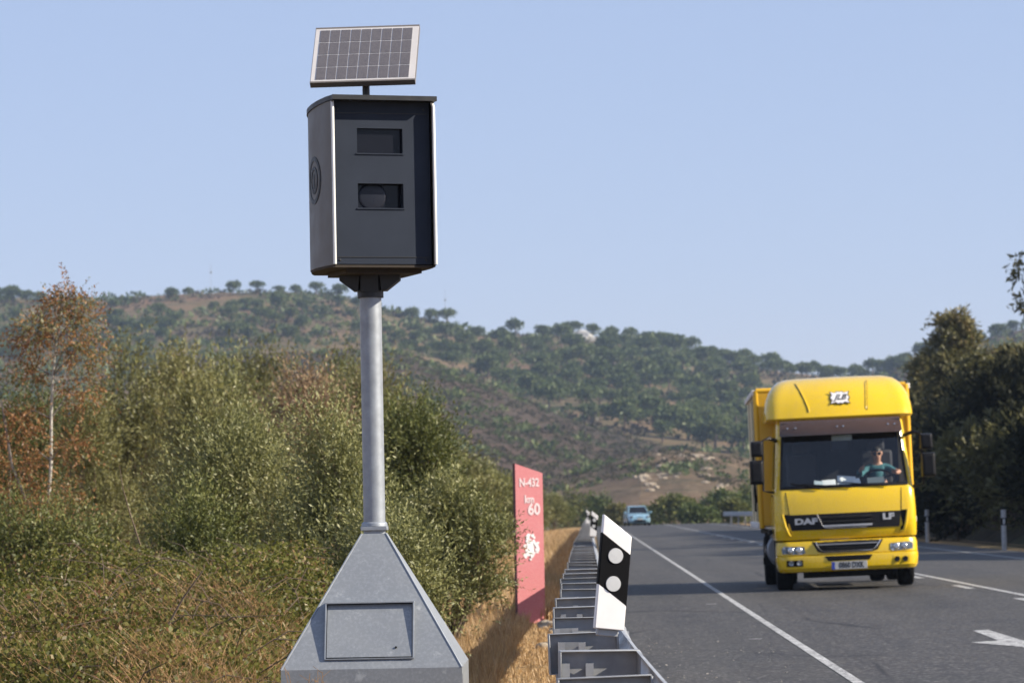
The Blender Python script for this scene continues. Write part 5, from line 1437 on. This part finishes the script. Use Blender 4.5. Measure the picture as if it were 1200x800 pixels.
def dry_grass():
    Vs, Fs, Ts = [], [], []; off = 0
    def put(V, F, T):
        nonlocal off
        Vs.append(V); Fs.append(F + off); Ts.append(T); off += len(V)
    n = 120000; r = np.random.default_rng(5)
    X = -0.16 - 2.2 * r.random(n) ** 1.5; Y = 8 + 40 * r.random(n)
    k = r.random(n) < 0.35 + 0.65 * sm(-0.3, 0.5, wob(X, Y, 0.4, 71)); put(*blades(0, X[k], Y[k], 0.02, 0.075, 0.009, 6))
    n = 40000; X = -0.75 - 1.3 * r.random(n); Y = 14 + 26 * r.random(n)
    k = (wob(X, Y, 0.7, 72) > -0.1); put(*blades(0, X[k], Y[k], 0.06, 0.22, 0.009, 7))
    n = 70000; X = -0.9 - 3.9 * r.random(n); Y = 13.2 + 10 * r.random(n)
    w_ = wob(X, Y, 0.5, 73); k = ((w_ > 0.30) | (r.random(n) < 0.25)) & (r.random(n) < 0.8); z = np.maximum(gz(X, Y), mound(X, Y) - 0.06)
    put(*blades(0, X[k], Y[k], 0.06, 0.20, 0.004, 8, z[k], 1.2))
    n = 70000; X = -0.3 - 4.2 * r.random(n) ** 1.2; Y = 40 + 160 * r.random(n) ** 1.3
    put(*blades(0, X, Y, 0.06, 0.40, 0.022, 9))
    Ts[2] = Ts[2] * 0.45
    me = np_mesh('dry_grass', np.concatenate(Vs), np.concatenate(Fs), ['straw'], np.concatenate(Ts))
    tag(link('dry_grass', me), 'dry straw coloured grass along the verge', 'grass', kind='stuff')
dry_grass()
# tall dry stalks round the pyramid
def stalks():
    r = np.random.default_rng(14); P, D, L, W = [], [], [], []
    V_, F_, T_ = [], [], []
    m = MB()
    for _ in range(190):
        x = -1.95 + 0.9 * r.random() ** 1.2; y = 16.2 + 1.0 * r.random()
        if x > -1.25 and r.random() < 0.75: continue
        z = float(gz(x, y)); h = 0.28 + 0.34 * r.random()
        e = Vector((x + r.normal() * 0.07, y + r.normal() * 0.05, z + h)); s = Vector((x, y, z))
        m.tube([s, s.lerp(e, 0.6) + Vector((0.01, 0, 0.02)), e], [0.003, 0.0024, 0.0012], 4)
        for q in range(5):
            t = 0.5 + 0.5 * r.random(); b = s.lerp(e, t); d = Vector((r.normal(), r.normal(), 0.8)).normalized() * 0.06
            m.tube([b, b + d], [0.0016, 0.0008], 3)
    o = m.build('dry_stalks', 'straw', None, smooth=60, fix=False)
    tag(o, 'thin dry stalks standing in front of the steel pyramid base', 'dry stalks', kind='stuff')
stalks()
# stones and grit
def grit():
    r = np.random.default_rng(9); m = MB()
    for _ in range(520):
        x = 0.32 + 1.3 * r.random() ** 1.8; y = 9 + 26 * r.random() ** 1.5
        s = 0.004 + 0.008 * r.random() ** 2
        m.box((x, y, road_z(x) + s * 0.3), (s * 1.4, s, s * 0.8), Matrix.Rotation(r.random() * 3, 3, 'Z') @ Matrix.Rotation(r.random(), 3, 'X'))
    tag(m.build('gravel', 'grit_stone', None, smooth=0, fix=False), 'loose pale grit lying on the shoulder of the road', 'gravel', kind='stuff')
grit()
def rock(name, label, p, s, seed, mat='stone', group=None, cat='rock'):
    bm = bmesh.new(); bmesh.ops.create_icosphere(bm, subdivisions=3, radius=1)
    r = np.random.default_rng(seed); ph = r.random((6, 4)) * 6
    for v in bm.verts:
        k = 1 + 0.16 * sum(math.sin(v.co.x * (1.5 + q) + ph[q][0]) * math.sin(v.co.y * (1.4 + q) + ph[q][1]) * math.cos(v.co.z * (1.2 + q) + ph[q][2]) for q in range(5))
        v.co = Vector((v.co.x * s[0], v.co.y * s[1], v.co.z * s[2])) * k
    me = bpy.data.meshes.new(name); bm.to_mesh(me); bm.free(); me.materials.append(MATS[mat])
    o = link(name, me); o.location = p; return tag(o, label, cat, group)
for k, (px, py, Y, s, lab) in enumerate(((643, 722, 38, 0.10, 'pale stone at the foot of the red panel'), (650, 716, 37, 0.06, 'small pale stone beside the larger one near the red panel'), (637, 738, 33, 0.07, 'small stone in the dry grass before the red panel'))):
    p = at(px, py, Y); rock('stone', lab, (p.x, Y, float(gz(p.x, Y)) + s * 0.3), (s * 1.2, s, s * 0.7), 80 + k, cat='stone')
# ------------------------------------------------------------------ the shaded bank on the other side, and far vegetation
def gum_tree(name, label, p, h, w, seed, n_sh=2600, L=0.22, W=0.075, group=None, mat='gum_leaf', cat='tree', lean=0.0, tint=(0, 1)):
    r = np.random.default_rng(seed); h = h - 0.07 * h - 0.15
    root = thing(name, label, cat, p, (0, 0, 0), group)
    tr = [Vector((lean * t * t + 0.12 * math.sin(3 * t + seed), 0.12 * math.cos(2.4 * t + seed), h * 0.95 * t)) for t in np.linspace(0, 1, 9)]
    m = MB(); m.tube(tr, list(np.linspace(0.16, 0.02, 9) * h / 9), 8); tk = m.build('trunk', 'grey_bark', root, smooth=60)
    lob = []; m = MB()
    for k in range(24):
        t = 0.20 + 0.78 * (k + r.random()) / 24
        s = Vector(tr[int(t * 8)]).lerp(tr[min(8, int(t * 8) + 1)], t * 8 - int(t * 8))
        a = k * 2.4 + r.random()
        ext = w * 0.5 * (1.05 - t) ** 0.6 * (0.55 + 0.6 * r.random())
        e = s + Vector((math.cos(a) * ext, math.sin(a) * ext, 0.10 * h * (0.4 + r.random() * 0.6)))
        m.tube([s, s.lerp(e, 0.5) + Vector((0, 0, 0.15)), e], [0.05, 0.03, 0.01], 5)
        q = w * (0.10 + 0.07 * r.random()) * (1.2 - 0.5 * t)
        lob.append((tuple(e), (q, q, q * 1.15)))
    lob.append((tuple(tr[8]), (w * 0.09, w * 0.09, h * 0.06)))
    m.tube(tr[1:], list(np.linspace(0.10, 0.015, 8) * h / 9), 6); m.build('branches', 'grey_bark', tk, smooth=60, fix=False)
    link('crown', foliage('crown', rng, lob, n_sh, 0.55, 9, L, W, mat, 0.1, 0.6, 0.8, 0.5, low=0.45, tint_lo=tint[0], tint_hi=tint[1]), root)
    return root
def on_ground(px, py, Y):
    p = at(px, py, Y); z = float(gz(p.x, Y)); return (p.x, Y, z), p.z - z
p, h = on_ground(1117, 357, 150); T1 = gum_tree('gum_tree', 'tall pointed brown green tree standing clear against the sky right of the lorry', p, h, 3.3, 3, 2600)
p, h = on_ground(1085, 408, 158); gum_tree('gum_tree', 'shorter reddish tree close beside the lorry roof', p, h, 2.6, 4, 1500)
p, h = on_ground(1172, 386, 140); gum_tree('gum_tree', 'light olive tree right of the pointed tree on the bank', p, h * 0.90, 2.6, 5, 1900, tint=(0.25, 1))
p, h = on_ground(1203, 384, 128); gum_tree('gum_tree', 'light olive tree at the right edge above the dark bank', p, h * 0.86, 2.8, 6, 1900, tint=(0.25, 1))
p, h = on_ground(1146, 412, 132); gum_tree('gum_tree', 'dark lower tree between the pointed tree and the light olive tree', p, h, 2.8, 7, 1800, tint=(0, 0.7))
# tree just off the right edge: one hanging branch reaches into view
p = at(1222, 330, 104)
t = gum_tree('gum_tree', 'tree at the right edge showing only a hanging leafy branch against the sky', (p.x + 2.3, 104, float(gz(p.x + 2.3, 104))), 11.0, 2.6, 8, 1200)
lob = [(tuple(at(x, y, 104) - t.location), (0.13, 0.13, 0.26)) for x, y in ((1192, 305), (1197, 318), (1199, 352), (1196, 360))]
br = link('foliage', foliage('foliage', rng, lob, 34, 0.3, 8, 0.20, 0.07, 'gum_leaf', -0.3, 0.5, 0.9, 0.4, low=0.2), t); br['label'] = 'hanging leafy branch'
m = MB(); q = [at(x, y, 104) - t.location for x, y in ((1235, 300), (1210, 292), (1196, 300), (1190, 312))]; m.tube(q, [0.05, 0.03, 0.018, 0.006], 6); m.build('twig', 'grey_bark', t, smooth=60)
# shrubs on the bank: three kinds, copied over the slope
r = np.random.default_rng(44)
pk = []
for k, mt in enumerate(('shaded_bank_leaf', 'gum_leaf', 'shaded_bank_leaf')):
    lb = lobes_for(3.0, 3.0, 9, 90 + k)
    o = shrub('bank_shrub', 'dark leafy shrub among many on the shaded bank beside the road', 'shrub', (0, 0, 0), lb, mt, 1300, 0.55, 11, 0.20, 0.075, up=0.35, jitter=0.55, group='dark shrubs on the shaded bank', stem=0.05, tint=(0, 0.6))  # tint kept to its dark end, again standing in for shade
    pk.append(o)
spots = []
for y in np.arange(84, 172, 4.6):
    for x in (12.5, 14.2, 16.4, 18.8, 21.5):
        if 4000 * x / y < 560: spots.append((x + r.normal() * 0.5, y + r.normal() * 1.3))
for y in np.arange(72, 118, 6.0):  # extra shrubs out of view, added to shade the bank foot and road edge
    for x in (19.5, 23.5):
        if 4000 * x / y >= 560: spots.append((x + r.normal() * 0.5, y + r.normal()))
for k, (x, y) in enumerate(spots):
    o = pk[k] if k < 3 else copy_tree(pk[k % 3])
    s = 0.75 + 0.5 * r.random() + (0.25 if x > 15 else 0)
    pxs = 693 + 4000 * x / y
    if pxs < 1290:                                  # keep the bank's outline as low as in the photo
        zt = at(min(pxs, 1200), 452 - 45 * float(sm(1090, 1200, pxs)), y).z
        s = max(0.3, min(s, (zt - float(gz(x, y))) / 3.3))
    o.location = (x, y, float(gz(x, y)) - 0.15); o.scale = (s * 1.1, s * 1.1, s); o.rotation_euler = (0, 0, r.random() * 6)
# trees further along the same side that throw their shade over the far road
for k, (x, y, hh) in enumerate(((14.5, 176, 8.0), (15, 192, 8.5), (14.5, 210, 9), (15.5, 228, 9), (15, 246, 8.5))):
    o = copy_tree(T1); o['label'] = 'tree of the roadside stand hidden behind the lorry'; o['group'] = 'trees behind the lorry'
    o.location = (x, y, float(gz(x, y))); o.scale = (hh / 9.5 * 1.25, hh / 9.5 * 1.25, hh / 9.5); o.rotation_euler = (0, 0, k * 1.1)

# ------------------------------------------------------------------ round bushes where the road drops away
def dome(name, seed, n, w, h, L, W, mat, trunk=0.0, umbrella=False):
    """small far crown as one mesh: leaf clumps over an uneven dome, and a trunk under it"""
    r = np.random.default_rng(seed)
    lob = []
    nb = 7 if umbrella else 6
    for k in range(nb):
        a = k * 2.4 + r.random(); q = 0.30 * w * math.sqrt((k + 0.3) / nb)
        zz = trunk + (h - trunk) * (0.52 + 0.16 * r.random() - 0.10 * k / nb)
        lob.append(((q * math.cos(a), q * math.sin(a), zz), (w * (0.20 + 0.06 * r.random()), w * (0.20 + 0.06 * r.random()), (h - trunk) * (0.36 + 0.1 * r.random()))))
    C = np.array([l[0] for l in lob]); Q = np.array([l[1] for l in lob])
    k = r.integers(0, nb, n); d = unit(r.normal(size=(n, 3)))
    d[:, 2] = np.where((d[:, 2] < -0.25) & (r.random(n) < 0.75), -d[:, 2] , d[:, 2])
    P = C[k] + d * Q[k] * (1 - 0.3 * r.random((n, 1)))
    P[:, 2] = np.maximum(P[:, 2], 0.05)
    D = unit(d * 0.7 + r.normal(size=(n, 3)) * 0.8)
    s = 0.6 + 0.8 * r.random(n)
    V, F = leaves(P, D, L * s, W * s, r, unit(d + np.array([0, 0, 0.4])))
    tint = np.clip(0.35 + 0.3 * r.random(nb)[k] + (r.random(n) - 0.5) * 0.6, 0, 1); mi = np.zeros(len(F), int)
    if trunk > 0:
        seg = 6; tv = []
        for (z, rr) in ((-0.4, 0.05), (trunk * 0.9, 0.036), (trunk + (h - trunk) * 0.55, 0.02)):
            for j in range(seg): tv.append((w * rr * math.cos(j * 1.0472), w * rr * math.sin(j * 1.0472), z))
        o = len(V); tf = [[o + i * seg + j, o + i * seg + (j + 1) % seg, o + (i + 1) * seg + (j + 1) % seg, o + (i + 1) * seg + j] for i in range(2) for j in range(seg)]
        V = np.concatenate([V, tv]); F = np.concatenate([F, tf]); mi = np.concatenate([mi, np.ones(len(tf), int)]); tint = np.concatenate([tint, np.full(len(tf), 0.3)])
    return np_mesh(name, V, F, [mat, 'brown_bark'], tint, mi)
far = [(790, 578, 292, 60, 'green_leaf', 'large rounded green bush beside the light blue car'), (842, 572, 300, 62, 'pine_needle', 'dark round bush where the road drops away'), (858, 584, 285, 40, 'green_leaf', 'bright green bush above the far guard rail'),
       (815, 590, 280, 50, 'pine_needle', 'low dark bush at the end of the road'), (872, 566, 320, 46, 'pine_needle', 'dark bush close to the left side of the lorry'), (760, 592, 300, 44, 'pine_needle', 'low dark bush directly behind the light blue car'),
       (700, 580, 330, 54, 'pine_needle', 'dark round tree above the far delineators'), (672, 574, 345, 50, 'green_leaf', 'green round tree left of the far delineators'), (735, 600, 300, 36, 'scrub_leaf', 'low brownish bush left of the light blue car'),
       (722, 592, 290, 30, 'willow_leaf', 'pale low shrub between far delineators and light blue car')]
for k, (px, py, Y, w, mt, lab) in enumerate(far):
    p = at(px, py, Y); z0 = float(gz(p.x, Y)); ww = w / FPX * Y; h = p.z - z0
    me = dome('round_bush', 200 + k, 2600, ww, h, 0.36, 0.16, mt)
    tag(link('round_bush', me), lab, 'bush', 'round bushes beyond the end of the road').location = (p.x, Y, z0 - 0.1)

# ------------------------------------------------------------------ stone pines over the hills
PV = [dome('stone_pine', 300 + k, 900, 7.0, 5.4 + 0.5 * (k % 3), 0.85, 0.42, 'pine_needle', 1.9 if k % 2 else 1.2, True) for k in range(6)]
UV = [dome('stone_pine', 320 + k, 800, 8.0, 5.9, 0.8, 0.4, 'pine_needle', 2.7, True) for k in range(3)]
pines = []
def pine(px, py_base, hill, r_, me, s, label, group, zs=1.0):
    u, _ = unroll(px, py_base)
    z = float(hill.z(u, r_)); o = link('stone_pine', me)
    o.location = (u / FPX * r_, r_, z - 0.3); o.scale = (s, s, s * zs); o.rotation_euler = (0, 0, rg.random() * 6)
    tag(o, label, 'pine tree', group); return o
rg = random.Random(77)
RG = 'stone pines standing out along the hill crest'
ridge = [(10, 'lone umbrella pine on the crest at the far left edge', 7.0, 1), (272, 'dark low pine on the crest left of the pair of round pines', 7, 0), (300, 'round umbrella pine on the crest, left of the camera cabinet', 6.5, 1), (325, 'small umbrella pine on the crest next to the round one', 4.6, 1),
         (345, 'low bushy pine on the crest just left of the camera cabinet', 5, 0), (369, 'broad pine on the crest under the left corner of the camera cabinet', 7.0, 1), (398, 'dark bushy pine on the crest left of the pole', 7.4, 0), (478, 'small lone umbrella pine on the crest right of the pole', 4.4, 1),
         (505, 'dark pine leaning against the broad umbrella pine on the crest', 6.5, 0), (524, 'broad flat umbrella pine on the crest right of the pole', 8.5, 1), (587, 'small pine on the bare part of the crest', 5, 0), (604, 'wide dark pine on the crest left of the grey outcrop', 8.5, 0), (636, 'round pine on the crest just left of the grey outcrop', 6.5, 0),
         (672, 'umbrella pine on the crest above the grey outcrop', 7.5, 1), (694, 'round pine on the crest right of the grey outcrop', 6.5, 0), (716, 'pine on the crest above the bare reddish strip', 7, 0), (738, 'broad pine on the crest at the end of the bare reddish strip', 8, 0)]
for k, (px, lab, d, um) in enumerate(ridge):
    u, _ = unroll(px, 390)
    py = np.interp(px, [q[0] for q in SKY_A], [q[1] for q in SKY_A])
    pine(px, py, HA, 1292 - rg.random() * 10, UV[k % 3] if um else PV[k % 6], d / 7.4, lab, RG, 1.0)
CG = 'stone pines in a line along the right hand crest'
for k in range(34):
    px = 752 + (1000 - 752) * k / 21 if k < 22 else 1004 + 200 * (k - 22) / 11
    py = np.interp(px, [q[0] for q in SKY_A], [q[1] for q in SKY_A])
    pine(px + rg.uniform(-3, 3), py, HA, 1270 + rg.uniform(-10, 24), PV[k % 6], rg.uniform(0.8, 1.15), 'round pine of the unbroken line along the crest right of the bare strip', CG)
n = 0; tries = 0
grid = []
while n < 238 and tries < 30000:
    tries += 1
    r_ = 700 + 585 * rg.random() ** 0.8; px = rg.uniform(-40, 1110)
    u, _ = unroll(px, 450)
    z = float(HA.z(u, r_)); hx, hy = photo_px(u, r_, z)
    if float(HB.z(u, 855)) > -4 and (EYE - float(HB.z(u, 855))) * FPX / 855 < (EYE - z) * FPX / r_ + 3: continue   # hidden behind the spur
    if hx > 890 and hx < 1075 and hy > 445: continue
    cl = math.sin(hx * 0.045 + 1.0) + math.sin(hy * 0.11 + hx * 0.016) + 0.6 * math.sin(hx * 0.11 - hy * 0.07)
    if hx < 520: pr = 0.20 + 0.5 * (cl > 0.2) + 0.2 * (hy > 385); sp = 12
    else: pr = 0.95; sp = 10.5
    if hx > 560 and hx < 700 and hy < 410: pr = 0.25
    if rg.random() > pr: continue
    if any(abs(hx - a) < sp and abs(hy - b_) < sp * 0.55 for a, b_ in grid): continue
    grid.append((hx, hy)); n += 1
    s = rg.uniform(0.85, 1.5) * (0.75 if hx < 520 else 1.0)
    pine(hx, hy, HA, r_, PV[n % 6], s, 'round stone pine among many scattered over the far hillside', 'stone pines scattered over the hillside', rg.uniform(0.8, 1.0))

# scrub: low clumps nobody could count
def scrub(name, label, hill, n, rlo, rhi, size, mat, seed, ulo=-800, uhi=560, cover=0.0):
    r = np.random.default_rng(seed)
    r_ = rlo + (rhi - rlo) * r.random(n); u = ulo + (uhi - ulo) * r.random(n); X = u / FPX * r_
    k = wob(X, r_, 26, seed) + 0.6 * wob(X, r_, 9, seed + 2) > cover
    r_, u, X = r_[k], u[k], X[k]; n = len(X)
    Z = hill.z(u, r_)
    q = 16
    C = np.repeat(np.stack([X, r_, Z], 1), q, 0); sz = np.repeat(size * (0.4 + r.random(n) ** 2 * 1.3), q)
    d = unit(r.normal(size=(n * q, 3))); d[:, 2] = np.abs(d[:, 2])
    P = C + d * sz[:, None] * np.array([0.9, 0.9, 0.6]) * (0.5 + 0.5 * r.random((n * q, 1)))
    D = unit(d + r.normal(size=(n * q, 3)) * 0.7)
    V, F = leaves(P, D, sz * 0.75, sz * 0.45, r, unit(d + np.array([0, 0, 0.4])))
    tint = np.clip(np.repeat(r.random(n), q) * 0.6 + 0.4 * r.random(n * q), 0, 1)
    tag(link(name, np_mesh(name, V, F, [mat], tint)), label, 'scrub', kind='stuff')
scrub('hill_scrub', 'low dark scrub over the far wooded hill', HA, 7000, 640, 1330, 1.5, 'scrub_leaf', 501, cover=0.1)
scrub('hill_undergrowth', 'green low scrub between the pines of the far hill', HA, 11000, 680, 1310, 1.9, 'pine_needle', 505, -1100, 640, -0.35)
scrub('heath_scrub', 'dense brown heath on the spur in front of the hill', HB, 15000, 520, 900, 0.62, 'heath_leaf', 511, -560, 420, -0.8)
scrub('foothill_scrub', 'patchy scrub on the bare foothill', HC, 4500, 420, 640, 0.5, 'heath_leaf', 521, -320, 300, 0.1)
scrub('heath_bushes', 'scattered green bushes on the heath spur', HB, 5000, 540, 880, 1.15, 'pine_needle', 531, -560, 420, 0.05)
scrub('foothill_bushes', 'scattered green bushes on the foothill', HC, 800, 430, 640, 1.1, 'pine_needle', 541, -320, 300, 0.2)
# outcrops and masts
def hill_rock(px, py, hill, r_, s, lab, k, mat='stone', group=None):
    u, _ = unroll(px, py); rock('outcrop', lab, (u / FPX * r_, r_, float(hill.z(u, r_)) + s[2] * 0.2), s, k, mat, group)
hill_rock(682, 397, HA, 1268, (5, 3, 3.4), 'grey rock outcrop on the hill crest between round pines', 401, 'concrete')
hill_rock(668, 400, HA, 1262, (2.4, 2, 1.8), 'smaller grey rock left of the crest outcrop', 402, 'concrete')
for k in range(42):
    px = 742 + 112 * rg.random(); r_ = rg.uniform(520, 612)
    hill_rock(px, 545, HC, r_, (rg.uniform(0.3, 1.1), rg.uniform(0.3, 0.8), rg.uniform(0.2, 0.4)), 'pale rock lying among others on the bare ochre foothill', 410 + k, 'stone', 'pale rocks on the bare foothill')
for px, top, r_, lab in ((245, 308, 1310, 'thin radio mast on the crest at the left'), (521, 340, 1296, 'thin radio mast behind the broad flat umbrella pine')):
    u, v = unroll(px, top); z = float(HA.z(u, r_)); zt = EYE - v * r_ / FPX
    m = MB(); m.tube([(0, 0, -1), (0, 0, (zt - z))], [0.09, 0.05], 8); m.box((0, 0, (zt - z) * 0.72), (0.7, 0.3, 0.9))
    o = m.build('radio_mast', 'mast_grey', None, smooth=40); o.location = (u / FPX * r_, r_, z); tag(o, lab, 'mast')
